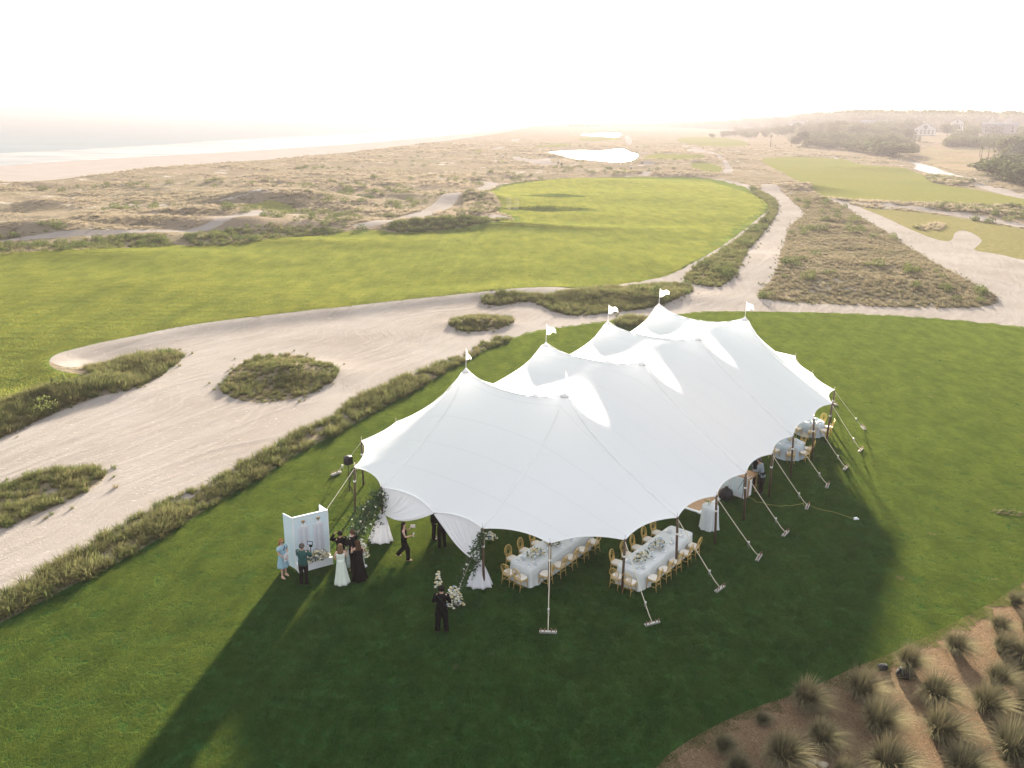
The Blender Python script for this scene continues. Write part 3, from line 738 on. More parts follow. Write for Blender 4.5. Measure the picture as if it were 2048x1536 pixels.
def scatter(name, P, scale, col, label=None, cat=None, sz=1., kind='stuff', slope=False):
    me = bpy.data.meshes.new(name); me.vertices.add(len(P)); me.vertices.foreach_set('co', np.asarray(P, 'f').ravel())
    a = me.attributes.new('sc', 'FLOAT', 'POINT'); a.data.foreach_set('value', np.asarray(scale, 'f'))
    o = bpy.data.objects.new(name, me); COL.objects.link(o)
    ng = bpy.data.node_groups.new(name, 'GeometryNodeTree')
    ng.interface.new_socket('Geometry', in_out='INPUT', socket_type='NodeSocketGeometry'); ng.interface.new_socket('Geometry', in_out='OUTPUT', socket_type='NodeSocketGeometry')
    N = ng.nodes; gi = N.new('NodeGroupInput'); go = N.new('NodeGroupOutput'); ip = N.new('GeometryNodeInstanceOnPoints')
    ci = N.new('GeometryNodeCollectionInfo'); ci.inputs[0].default_value = col; ci.inputs[1].default_value = True; ci.inputs[2].default_value = True
    ri = N.new('FunctionNodeRandomValue'); ri.data_type = 'INT'; ri.inputs[4].default_value = 0; ri.inputs[5].default_value = len(col.objects) - 1
    rr_ = N.new('FunctionNodeRandomValue'); rr_.data_type = 'FLOAT_VECTOR'; tl = 0. if 'turf' in col.name else .08; rr_.inputs[0].default_value = (-tl, -tl, -1.2 if 'tuft' in col.name else -3.14); rr_.inputs[1].default_value = (tl, tl, 1.2 if 'tuft' in col.name else 3.14)
    na = N.new('GeometryNodeInputNamedAttribute'); na.data_type = 'FLOAT'; na.inputs[0].default_value = 'sc'
    cb = N.new('ShaderNodeCombineXYZ'); ml = N.new('ShaderNodeMath'); ml.operation = 'MULTIPLY'; ml.inputs[1].default_value = sz
    L = ng.links.new
    if slope:
        P = np.asarray(P); e_ = .5; gx = (height(P[:, :2] + [e_, 0]) - height(P[:, :2] - [e_, 0])) / (2 * e_); gy = (height(P[:, :2] + [0, e_]) - height(P[:, :2] - [0, e_])) / (2 * e_)
        rv = me.attributes.new('tilt', 'FLOAT_VECTOR', 'POINT'); rv.data.foreach_set('vector', np.clip(np.stack([gy, -gx, gx * 0], 1), -.5, .5).astype('f').ravel())
        nv = N.new('GeometryNodeInputNamedAttribute'); nv.data_type = 'FLOAT_VECTOR'; nv.inputs[0].default_value = 'tilt'; L(nv.outputs[0], ip.inputs['Rotation'])
    L(gi.outputs[0], ip.inputs['Points']); L(ci.outputs[0], ip.inputs['Instance']); ip.inputs['Pick Instance'].default_value = True
    L(ri.outputs[2], ip.inputs['Instance Index'])
    if not slope: L(rr_.outputs[0], ip.inputs['Rotation'])
    L(na.outputs[0], cb.inputs[0]); L(na.outputs[0], cb.inputs[1]); L(na.outputs[0], ml.inputs[0]); L(ml.outputs[0], cb.inputs[2]); L(cb.outputs[0], ip.inputs['Scale'])
    L(ip.outputs[0], go.inputs[0])
    md = o.modifiers.new('scatter', 'NODES'); md.node_group = ng
    return tag(o, label, cat, kind=kind)
def sample_poly(poly, dens):
    lo, hi = poly.min(0), poly.max(0); n = int((hi - lo).prod() * dens); P = lo + (hi - lo) * rng.random((n, 2)); return P[inside(P, poly)]
def with_z(P): return np.column_stack([P, height(P)])
# border strip between lawn and sand
HB = [(-300, 1395), (0, 1250), (130, 1178), (300, 1090), (450, 992), (600, 905), (700, 850), (830, 780), (950, 710), (1010, 685)]
def band_strip(name, lower, upper, dens, label, smin=.7, smax=1.3):
    poly = np.concatenate([unp(lower)[:, :2], unp(upper)[:, :2]]); poly = jit(subdiv(poly), .8)
    P = sample_poly(poly, dens); keep = fbm(P[:, 0] * .9, P[:, 1] * .9, 2) > .22; P = P[keep]
    s = smin + (smax - smin) * fbm(P[:, 0] * .45, P[:, 1] * .45, 3) + .35 * (rng.random(len(P)) - .5)
    return scatter(name, with_z(P), s, TUFTS, label, 'tall grass', .68)
band_strip('grass_border', HB, HEDGE_IN[:-1][0:18], 11, 'long shaggy strip of tall grass edging the lawn beside the sand', .35, 1.55)
def island(key, label, dens, s0, s1, bush=0, mat=None, hole=.2, height_noise=.5):
    poly = jit(subdiv(smooth_closed(unp(ISL[key])[:, :2], 2)), .5)
    P = sample_poly(poly, dens); P = P[fbm(P[:, 0] * .6, P[:, 1] * .6, 3) > hole]
    s = s0 + (s1 - s0) * fbm(P[:, 0] * height_noise, P[:, 1] * height_noise, 3) + .25 * (rng.random(len(P)) - .5)
    scatter('grass_island', with_z(P), np.maximum(s, .2), mat or TUFTS, label, 'tall grass', .75)
    lo, hi = poly.min(0) - 1.3, poly.max(0) + 1.3; W = lo + (hi - lo) * rng.random((int((hi - lo).prod() * 1.6), 2)); W = W[~inside(W, poly)]; dd = dist_line(W, poly, True); W = W[dd < 1.2 * rng.random(len(W)) ** 2 + .05]
    if len(W): scatter('stray_tufts', with_z(W), .18 + .45 * rng.random(len(W)), TUFTS, 'stray tufts round the ' + label[:60].rsplit(' ', 2)[0], 'tall grass', .8)
    if bush:
        Q = sample_poly(poly, bush); Q = Q[fbm(Q[:, 0] * .2 + 7, Q[:, 1] * .2, 2) > .5]
        if len(Q): scatter('low_shrubs', with_z(Q), .5 + .8 * rng.random(len(Q)), BUSHES, label.replace('grass', 'green shrubs', 1) + ', low bushes', 'shrubs')
island('lowleft', 'tall grass patch on the sand at the left edge, nearest the camera', 13, .3, 1.2)
island('centre', 'oval island of tall grass in the middle of the wide sand bunker', 13, .1, 1.2)
island('small', 'small oval tuft of grass on sand behind the first tent peak', 12, .5, 1.3)
island('long', 'long low mound of tall grass between sand and fairway behind tent', 9, .5, 1.6, .25)
island('left', 'rugged tall grass bank beside the bunker tongue at far left', 11, .5, 1.8, .1)
island('wedge', 'narrow wedge of grass between the two sandy tracks', 7, .5, 1.4, .3)
island('tentback', 'few dry grass tufts on the sand just behind the tent', 9, .7, 1.5)
island('triangle', 'large triangular dune of dry grass between the sandy roads', 4.2, .3, 1.0, .10, SCRUBS2, .12, .16)
# dune scrub beyond
def far_scatter():
    P = []
    N = 150000; y = 75 * (620 / 75) ** rng.random(N); x = (rng.random(N) * 2 - 1) * (.82 * y + 25); P = np.stack([x, y], 1)
    acc = rng.random(N) < np.clip(y / 620, .12, 1) ** .3; P = P[acc]
    k = np.zeros(len(P), bool)
    for nm, mt, polys in REG:
        for p in polys: k |= inside(P, p)
    P = P[~k]
    n1 = fbm(P[:, 0] * .05, P[:, 1] * .07, 4); k = n1 > .44; P = P[k]; n1 = n1[k]; d = np.hypot(P[:, 0], P[:, 1])
    s = (.30 + .8 * np.clip(n1 - .4, 0, 1) * 2) * (1 + d / 420) * (.5 + .8 * rng.random(len(P)))
    sel = rng.random(len(P)) < np.clip(52000 / len(P), 0, 1); P = P[sel]; s = s[sel]
    scatter('dune_scrub', with_z(P), s, SCRUBS, 'dry tan scrub grass covering the dunes beyond the fairway', 'dune grass', .62)
    print('scrub', len(P))
    N = 9000; y = 80 * (560 / 80) ** rng.random(N); x = (rng.random(N) * 2 - 1) * (.8 * y + 20); P = np.stack([x, y], 1)
    k = np.zeros(len(P), bool)
    for nm, mt, polys in REG:
        for p in polys: k |= inside(P, p)
    P = P[~k]; n1 = fbm(P[:, 0] * .03 + 30, P[:, 1] * .05, 3); P = P[n1 > .63]
    scatter('dune_shrubs', with_z(P), .5 + 1.1 * rng.random(len(P)), BUSHES, 'scattered dark green shrubs among the dune grass', 'shrubs', .8)
far_scatter()
# shrub belts at fairway edge (left) and berm
def belt(pxpoly, label, dens, s0, s1, n=TUFTS, bush=.5, z=0.):
    poly = unp(pxpoly)[:, :2]; P = sample_poly(poly, dens)
    scatter('shrub_belt', with_z(P), .66 * s0 + .66 * (s1 - s0) * rng.random(len(P)), n, label, 'shrubs')
    Q = sample_poly(poly, bush); scatter('belt_bushes', with_z(Q), .45 + .7 * rng.random(len(Q)), BUSHES, label + ', leafy bushes', 'shrubs', .9)
belt([(-200, 512), (0, 498), (120, 490), (250, 478), (330, 480), (350, 494), (308, 501), (171, 510), (68, 516), (0, 519), (-200, 528)], 'green shrub belt along the left fairway edge by the dune track', 2.2, .9, 1.8)
belt([(375, 480), (450, 468), (540, 462), (640, 462), (690, 466), (625, 473), (513, 488), (400, 498), (375, 492)], 'green shrub belt right of the gap on the fairway edge', 2.2, .8, 1.6)
belt([(765, 463), (800, 456), (880, 452), (960, 447), (1018, 441), (1021, 449), (973, 456), (905, 463), (810, 468)], 'bushy mound of shrubs beside the small fairway bunkers', 3, .9, 1.9, bush=1.2)
belt([(925, 425), (930, 400), (960, 388), (985, 400), (1005, 415), (985, 425), (950, 432), (900, 438), (860, 444)], 'rounded brown scrub knoll left of the fairway bunker', 3, .8, 1.6, SCRUBS, .3)
belt([(1870, 412), (1950, 413), (2048, 418), (2250, 430), (2250, 480), (2048, 440), (1950, 432), (1880, 424)], 'dark scrub belt below the second fairway at right', 1.6, .8, 1.6, SCRUBS, .5)
belt([(1850, 352), (1890, 350), (1930, 357), (1950, 370), (1900, 372), (1862, 366)], 'dark green mound of shrubs between fairway and stream', 1.6, .9, 1.7, SCRUBS, .5)
belt([(1830, 455), (1870, 447), (1890, 452), (1880, 461), (1840, 462)], 'low tan hummock on the rough grass by the right road', 1.5, .8, 1.5, SCRUBS, .1)
# ------------------------------------------------------------------ trees
def tree_proto(seed, h, w, leaf=.42, n=1100):
    r = np.random.default_rng(seed); lob = []
    for i in range(9):
        a = r.random() * 6.28; q = w * .34 * (r.random() ** .5)
        lob.append((math.cos(a) * q * 1.2, math.sin(a) * q * 1.2, h * (.30 + .42 * r.random()), w * (.20 + .12 * r.random()), h * (.16 + .11 * r.random()), .125))
    cm = leaf_mesh('crown', 'treeleaf', n, lob, leaf, seed)
    T = MB(); T.tube([(0, 0, -.5), (.1, 0, h * .25), (.15, .1, h * .55), (0, .1, h * .8)], [.035 * h * .6, .026 * h * .6, .015 * h, .05], 7)
    for l in lob[:4]: T.tube([(.1, .03, h * .32), (l[0] * .6, l[1] * .6, l[2] * .85), (l[0], l[1], l[2])], [.11, .07, .03], 5)
    me = bpy.data.meshes.new('trunk'); me.from_pydata(T.v, [], T.f); me.materials.append(MATS['bark']); return cm, me
TP = [tree_proto(60 + i, 10, [8.5, 10, 7, 11][i]) for i in range(4)]
def tree_thing(x, y, h, k, label, group, wide=1.):
    z = float(height(np.array([[x, y]]))[0])
    r_ = empty('tree', (x, y, z), rnd.random() * 6.28, label, 'tree', group); s = h / 10; r_.scale = (s * wide, s * wide, s)
    cm, tm = TP[k]
    for nm, me in (('crown', cm), ('trunk', tm)): link(bpy.data.objects.new(nm, me), r_)
    return r_
def put_tree(px, py, h, label, group, wide=1.3, k=None):
    p = at(px, py); return tree_thing(p[0], p[1], h, rnd.randrange(4) if k is None else k, label, group, wide)
ORDW = ['leftmost', 'second from left', 'third from left', 'fourth from left', 'fifth from left', 'sixth from left', 'seventh from left', 'eighth from left', 'ninth from left', 'tenth from left', 'eleventh from left', 'twelfth from left', 'thirteenth from left', 'rightmost']
# thickets by the marsh and stream
for i, (px, py, h) in enumerate(sorted([(1700, 306, 6), (1718, 308, 6.5), (1735, 309, 7), (1752, 311, 7.5), (1768, 313, 8), (1784, 315, 8.5), (1798, 314, 7), (1812, 313, 5.5), (1745, 303, 7), (1765, 304, 8), (1680, 304, 5.5), (1660, 303, 6), (1640, 301, 6.5), (1620, 300, 6)])):
    put_tree(px, py, h, 'squat dark live oak, ' + ORDW[i] + ' in the thicket above the second fairway', 'live oaks in the thicket above the second fairway', 2.0)
for i, (px, py, h) in enumerate(sorted([(1975, 352, 5), (1992, 358, 6), (2010, 362, 7), (2030, 368, 7.5), (2050, 374, 7), (2000, 345, 6), (2025, 350, 7.5), (2045, 352, 8), (2075, 376, 8), (2100, 372, 8)])):
    put_tree(px, py, h, 'dense bushy oak, ' + ORDW[i] + ' on the bank right of the stream', 'oaks on the bank right of the stream', 2.0)
for i, (px, py, h) in enumerate(sorted([(2015, 318, 11), (2035, 320, 12), (2055, 322, 12), (2080, 320, 12), (2000, 312, 9), (1985, 308, 8), (2048, 306, 11)])):
    put_tree(px, py, h, 'tall full tree, ' + ORDW[i] + ' behind the marsh at the right edge', 'trees behind the marsh', 1.7)
rr3 = np.random.default_rng(77)
cnt = 0
for band, (y0, y1, n) in enumerate([(296, 286, 46), (285, 278, 56), (277, 270, 64)]):
    for i in range(n):
        px = 1395 + (2130 - 1395) * (i + rr3.random()) / n + band * 3; py = y0 + (y1 - y0) * rr3.random() - (px < 1560) * 4
        if 1825 < px < 1880 and band < 2 and py > 272: continue
        if px < 1560 and band == 0: py -= 10
        if px < 1395 + 70 * rr3.random() + 60 * (band == 0): continue
        h = 7 + 6 * rr3.random() + band * 2.5
        zone = 'left end of the belt' if px < 1500 else 'the belt left of the grey-roofed house' if px < 1720 else 'the belt beside the gabled porch house' if px < 1920 else 'the belt by the right edge'
        put_tree(px, py, h * (.34 + .66 * min(1, max(0, (px - 1395) / 300))), f'hazy woodland tree in the {["front", "middle", "rear"][band]} row, ' + zone, 'trees of the woodland belt on the right horizon', 1.5); cnt += 1
# the wood beyond reads as a mass
TREECOL = variant_col('wood_kinds', [leaf_mesh('wood_crown', 'treeleaf', 620, [(0, 0, 5.5, 4.8, 4.5, .4), (2.8, 1, 3.8, 3.6, 3.6, .3), (-2.6, -1, 4.0, 3.6, 3.8, .3)], .62, 90 + i) for i in range(3)])
P = []; PW = []
for i in range(2600):
    px = 1130 + 1100 * rr3.random() ** .8; g_ = min(1, max(.05, (px - 1300) / 420)); py = 251.5 + 4 * g_ + (13 * g_ + 1.5) * rr3.random() ** 1.2 + (px - 1130) * .0065 * g_
    q = at(px, py); P.append(q[:2]); PW.append(min(1, max(.2, (px - 1150) / 560)))
P = np.array(P); PW = np.array(PW); d = np.hypot(P[:, 0], P[:, 1]); P = P[d < 3200]; PW = PW[d < 3200]; d = d[d < 3200]
scatter('far_wood', with_z(P), PW * (1.1 + .9 * rr3.random(len(P))) * np.clip(d / 1000, .9, 1.7), TREECOL, 'hazy far woodland along the horizon', 'woodland')
P = []; PW = []
for i in range(260):
    px = 1890 + 300 * rr3.random(); py = 300 + 5 * rr3.random() - (px - 1890) * .015; P.append(at(px, py)[:2]); PW.append(1.)
for i in range(200):
    px = 1580 + 260 * rr3.random(); py = 291 + 9 * rr3.random() ; P.append(at(px, py)[:2]); PW.append(min(1., max(.3, (px - 1560) / 140)) * min(1., max(.3, (1850 - px) / 60)))
scatter('marsh_thicket', with_z(np.array(P)), np.array(PW) * (.35 + .3 * rr3.random(len(P))), TREECOL, 'low green thicket where the marsh meets the wood', 'thicket')
# palms by the marsh
def palm():
    r_ = empty('palm_tree', (0, 0, 0), 0)
    MB().tube([(0, 0, -.3), (.1, 0, 2.5), (.05, .1, 5.2)], [.22, .17, .15], 8).build('trunk', 'bark', r_)
    V, F, A = blades(60, 2.4, 1.5, .12, seed=5, segs=3, base=.1, curl=1.1); V = [(a, b, c + 5.2) for a, b, c in V]
    mesh_obj('fronds', V, F, 'leafy', r_, False); return r_
pm = palm(); first = True
for px, py, s in [(1960, 325, 1), (1975, 322, 1.1), (1985, 328, .9), (1995, 321, 1.2), (2002, 330, 1.0), (1540, 298, 1.2), (1958, 318, .9), (2012, 324, 1.1)]:
    q = pm if first else copy_tree(pm); first = False; p = at(px, py); q.location = (p[0], p[1], float(height(p[None, :2])[0])); q.scale = (s, s, s); q.rotation_euler = (0, 0, px)
    tag(q, 'lone palm left of the oaks above the second fairway' if px == 1540 else 'slim palm on the marsh edge, ' + ['tallest', 'leftmost of the front ones', 'set back in the middle', 'lowest', 'tall right one', 'rearmost', 'short left one', 'rightmost'][[1960, 1975, 1985, 1995, 2002, 1540, 1958, 2012].index(px)], 'palm', 'palms on the marsh edge' if px != 1540 else None)
    if px == 1540: q.pop('group', None)
# ------------------------------------------------------------------ ornamental grass clumps in the mulch bed
PAMP = [blade_mesh('grass_blades', 'pampas', 1100, .95, .95, .009, seed=100 + i, segs=4, base=.16, lean=(.36, -.36), curl=.8) for i in range(5)]
CL = [(845, 720, 210, 'on the lawn edge, leftmost of the big clumps in the mulch bed'), (1145, 665, 235, 'on the lawn edge left of the grey bag'), (1405, 515, 205, 'directly behind the black backpack'), (1665, 420, 215, 'at the lawn edge above and right of the backpack'),
 (1905, 320, 150, 'slender, on the lawn edge below the uppermost clump'), (1995, 185, 150, 'uppermost of the mulch bed, touching the right edge'), (1925, 440, 180, 'at the right, under the slender lawn-edge clump'), (1895, 610, 205, 'golden, two clumps right of the black backpack'),
 (1555, 690, 215, 'just below right of the black backpack'), (1825, 750, 205, 'golden, right of the largest straw-tipped clump'), (1580, 890, 265, 'large and straw-tipped, in the middle of the bed'), (1235, 850, 245, 'long swept one in the centre, left of the straw-tipped clump'),
 (925, 930, 215, 'grey-green, between the leftmost big clump and the pale stones'), (720, 1030, 215, 'at the bottom left of the two pale stones'), (390, 985, 125, 'small and lone near the bottom lawn corner'), (605, 845, 85, 'tiny dark green one near the lawn edge'),
 (1290, 1080, 245, 'at the bottom edge right of the pale stones'), (1700, 1095, 235, 'at the bottom edge under the straw-tipped clump'), (1975, 1000, 270, 'biggest golden one in the bottom right corner'), (480, 1110, 130, 'low one cut by the bottom edge at the bed tip'),
 (2045, 560, 130, 'half cut by the right edge beside the golden clump'), (2060, 330, 130, 'half cut by the right edge near the top of the bed'), (1050, 1150, 150, 'mostly below the bottom edge beside the stones')]
for i, (zx, zy, w, lab) in enumerate(CL):
    p = at(1300 + zx / 2.738, 1130 + (zy + w * .22) / 2.738); sc = w / 235 * rnd.uniform(1.12, 1.40)
    o = bpy.data.objects.new('ornamental_grass', PAMP[i % 5]); link(o); o.location = (p[0], p[1], 0.0); o.scale = (sc, sc, sc * (.92 + .2 * rnd.random())); o.rotation_euler = (0, 0, rnd.uniform(-.8, .8))
    tag(o, 'ornamental grass clump ' + lab, 'grass clump', 'ornamental grass clumps in the mulch bed')
# the planting goes on just outside the frame
for i, (x, y) in enumerate(((17.6, 24.2), (19.4, 26.6), (21.3, 28.6), (16.2, 21.6), (18.6, 21.9), (20.8, 24.6), (22.9, 26.9), (15.2, 18.9), (17.8, 19.0), (20.3, 21.2), (13.4, 16.6), (10.9, 15.4), (8.6, 14.6), (15.9, 15.6))):
    o = bpy.data.objects.new('ornamental_grass', PAMP[i % 5]); link(o); o.location = (x, y, 0); sc = rnd.uniform(.95, 1.3); o.scale = (sc,) * 3; o.rotation_euler = (0, 0, rnd.uniform(-.8, .8))
    tag(o, 'ornamental grass clump of the planting that goes on outside the frame', 'grass clump', 'ornamental grass clumps in the mulch bed')

# ------------------------------------------------------------------ short turf: real blades in patches
def turf_mat(name, lo, hi, tr, sc):
    t = NT(name); f = t.mrange(t.noise(sc, 5, .65, t.mapv((1, .55, 1), (0, 0, .5))), .28, .72); g = t.mrange(t.noise(sc * 14, 4, .7, t.mapv((1, .5, 1), (0, 0, -.3))), .36, .62)
    c = t.mix(t.math('MULTIPLY', t.math('ADD', f, g), .5), lo, hi); c2 = t.mix(g, tuple(v * .72 for v in tr), t.mix(f, tr, tuple(v * q for v, q in zip(tr, (1.25, 1.08, 1.))))); 
    dv = t.mrange(t.noise(1.3, 2, .5), .70, .76, 0, .55); c = t.mix(dv, c, (.17, .145, .075)); c2 = t.mix(dv, c2, (.18, .15, .08))
    return t.pbsdf(c, .9, spec=0., trans=(.5, c2))
turf_mat('turf', (.010, .050, .015), (.026, .100, .024), (.118, .156, .030), .07)
turf_mat('turf_fairway', (.055, .086, .024), (.095, .126, .034), (.165, .188, .044), .03)
def turf_patch(name, mat, size, n, h, w, seed):
    r = np.random.default_rng(seed); V = []; F = []
    xy = (r.random((n, 2)) - .5) * size; cl = fbm(xy[:, 0] / size * 9 + seed, xy[:, 1] / size * 9, 3)
    for i in range(n):
        a = r.random() * 6.283; l = h * (.7 + .5 * r.random()) * (.9 + .2 * cl[i]); d = np.array([math.cos(a), math.sin(a), 0]); sd = np.array([-d[1], d[0], 0]) * w * .5; p = np.array([*xy[i], -.004])
        k = .25 + .5 * r.random(); o = len(V); V += [p - sd, p + sd, p + d * l * k * .4 + np.array([0, 0, l * .6]) + sd * .7, p + d * l * k + np.array([0, 0, l])]; F += [(o, o + 1, o + 2), (o, o + 2, o + 3)]
    me = bpy.data.meshes.new(name); me.from_pydata([tuple(q) for q in V], [], F); me.materials.append(MATS[mat]); return me
TURF = variant_col('turf_kinds', [turf_patch('turf_patch', 'turf', .9, 1900, .027, .011, i) for i in range(4)])
TURF2 = variant_col('turf_kinds_coarse', [turf_patch('turf_patch_coarse', 'turf_fairway', 2.3, 1000, .055, .05, 9 + i) for i in range(4)])
def turf(name, poly, s, lim, col, label, slope_, edge=None):
    x0, x1, y0, y1 = lim; X, Y = np.meshgrid(np.arange(x0, x1, s), np.arange(y0, y1, s)); P = np.stack([X.ravel(), Y.ravel()], 1) + (rng.random((X.size, 2)) - .5) * s * (.25 if edge or slope_ else .8)
    P = P[(np.abs(P[:, 0]) < P[:, 1] * .72 + 9)]; e = dist_line(P, poly, True); ins = inside(P, poly)
    P = P[ins & (e > edge[0]) & (e < edge[1])] if edge else P[(ins & (e > s * .3)) | (e < s * .3)]
    o = scatter(name, with_z(P), .95 + .12 * rng.random(len(P)), col, label, 'grass', slope=slope_); print(name, len(P)); return o
turf('lawn_grass', LAWN, .54, (-40, 52, 9, 78), TURF, 'short green turf of the lawn round the tent', False)
turf('fairway_grass', FAIR1, 1.7, (-110, 60, 40, 260), TURF2, 'yellow-green turf of the long fairway', True, (1.25, 1e9))
TURF3 = variant_col('turf_kinds_edge', [turf_patch('turf_patch_edge', 'turf_fairway', .7, 240, .05, .035, 19 + i) for i in range(3)])
turf('fairway_edge_grass', FAIR1, .5, (-70, 40, 40, 125), TURF3, 'turf along the lip of the fairway above the bunker', True, (.30, 1.6))
# ------------------------------------------------------------------ furniture under the tent
simple('gold', (.58, .39, .12), .38, metal=.35, var=.12, spec=.5)
simple('cushion', (.66, .61, .54), .85, var=.05)
simple('cloth_blue', (.66, .69, .69), .85, var=.08, scale=4, trans=.15, bump=.3)
simple('cloth_steel', (.40, .47, .53), .85, var=.1, scale=4, bump=.3)
simple('cloth_white', (.68, .72, .74), .85, var=.06, scale=5, trans=.15, bump=.3)
simple('drape', (.76, .76, .80), .85, var=.04, scale=2, trans=.28)
simple('china', (.74, .74, .72), .2, var=.03, spec=.5)
simple('rimgold', (.5, .36, .16), .3, metal=.7)
simple('glass', (.55, .62, .66), .12, var=.1, spec=.8)
simple('napkin', (.50, .56, .62), .8, var=.1)
simple('plywood', (.36, .21, .10), .5, var=.2, scale=3)
simple('boardpale', (.60, .71, .76), .5, var=.03)
simple('panelpale', (.62, .63, .68), .6, var=.03)
simple('whitepaint', (.74, .76, .78), .5, var=.03)
simple('greytext', (.36, .40, .46), .8)
simple('brass', (.42, .27, .10), .35, metal=.8)
simple('black', (.010, .010, .011), .8, var=.3, spec=.1)
simple('blackplastic', (.012, .012, .013), .5, var=.3, spec=.25)
simple('greybag', (.022, .026, .03), .9, spec=.1, var=.2)
simple('stone', (.36, .33, .27), .9, var=.2, scale=6, bump=.5)
simple('cord', (.30, .30, .06), .5)
simple('petal_white', (.72, .70, .58), .7, var=.08, scale=20, trans=.2)
simple('petal_cream', (.66, .56, .33), .7, var=.1, scale=20, trans=.2)
simple('petal_blue', (.30, .42, .58), .7, var=.1, scale=20, trans=.2)
simple('flower_leaf', (.045, .085, .035), .7, var=.35, scale=15, trans=.3)
simple('flower_lime', (.22, .30, .06), .7, var=.25, scale=15, trans=.3)
simple('stick', (.14, .09, .05), .9, var=.3)
AX = math.atan2(UH[1], UH[0])          # heading of the tent's long side
def lathe_ring(c, rx, rz, tilt, n=20):   # upright oval ring (in x-z plane), leaning back
    return [(c[0] + math.cos(a) * rx, c[1] - math.sin(a) * rz * math.sin(tilt), c[2] + math.sin(a) * rz * math.cos(tilt)) for a in [2 * math.pi * k / n for k in range(n)]]
def make_chair():
    r_ = empty('dining_chair')
    MB().rings([(0, 0, .475, .195, .195), (0, 0, .49, .215, .215), (0, 0, .525, .215, .215), (0, 0, .54, .18, .18)], 20, pw=.55).build('cushion', 'cushion', r_)
    MB().rings([(0, 0, .43, .20, .20), (0, 0, .435, .218, .218), (0, 0, .47, .218, .218), (0, 0, .475, .20, .20)], 20, pw=.5).build('seat_frame', 'gold', r_)
    for sx in (-1, 1):
        MB().tube([(sx * .17, .17, .45), (sx * .18, .19, .25), (sx * .185, .205, 0)], [.019, .016, .012], 7).build('leg', 'gold', r_)
        MB().tube([(sx * .155, -.22, .66), (sx * .17, -.19, .45), (sx * .175, -.21, .22), (sx * .18, -.245, 0)], [.014, .019, .016, .012], 7).build('leg', 'gold', r_)
        MB().tube([(sx * .18, .185, .20), (sx * .175, -.21, .20)], .009, 6).build('stretcher', 'gold', r_)
    MB().tube([(-.178, .19, .26), (.178, .19, .26)], .009, 6).build('stretcher', 'gold', r_)
    MB().tube([(-.175, -.215, .30), (.175, -.215, .30)], .009, 6).build('stretcher', 'gold', r_)
    b = MB().tube(lathe_ring((0, -.26, .76), .20, .235, .2), .017, 7, closed=True).build('backrest', 'gold', r_)
    MB().tube(lathe_ring((0, -.262, .745), .135, .165, .2), .010, 6, closed=True).build('inner_loop', 'gold', b)
    MB().tube(lathe_ring((0, -.262, .72), .085, .115, .2, 16), .008, 6, closed=True).build('inner_loop', 'gold', b)
    return r_
CH0 = make_chair(); CH_USED = [0]
def chair(p, face, label, group):
    c = CH0 if not CH_USED[0] else copy_tree(CH0); CH_USED[0] = 1
    c.location = (p[0], p[1], 0); c.rotation_euler = (0, 0, face - math.pi / 2); tag(c, label, 'chair', group); return c
def skirt(w, l, h, seg=120, mat=None, drop=.99, amp=.045, seed=0, rnd_=False):
    """a cloth with folds: rounded rectangle (or circle) top and flared wavy skirt"""
    r = np.random.default_rng(seed); ph = r.random(4) * 6
    def outline(f, wv, z):
        out = []
        for k in range(seg):
            a = 2 * math.pi * k / seg
            if rnd_: x, y = math.cos(a) * w, math.sin(a) * w
            else:
                e = .16; ca, sa = math.cos(a), math.sin(a); x = math.copysign(abs(ca) ** e, ca) * w; y = math.copysign(abs(sa) ** e, sa) * l
            s = math.atan2(y, x) * 3 + (x + y) * 4.2
            wob = math.sin(s * 2.3 + ph[0]) * .5 + math.sin(s * 3.9 + ph[1]) * .35 + math.sin(s * 1.1 + ph[2]) * .3
            n_ = np.array([x, y]) / math.hypot(x, y) if rnd_ else np.array([ca, sa])
            out.append((x + n_[0] * (f + wv * wob), y + n_[1] * (f + wv * wob), z))
        return out
    V = [(0, 0, h)] + outline(-.015, 0, h) + outline(.004, .002, h - .012) + outline(.02, amp * .35, h * .82) + outline(.045, amp * .7, h * .5) + outline(.075, amp, h * .18) + outline(.10, amp * 1.15, h * (1 - drop))
    F = [(0, 1 + k, 1 + (k + 1) % seg) for k in range(seg)]
    for j in range(5):
        for k in range(seg): a = 1 + j * seg + k; b = 1 + j * seg + (k + 1) % seg; F.append((a, a + seg, b + seg, b))
    return V, F
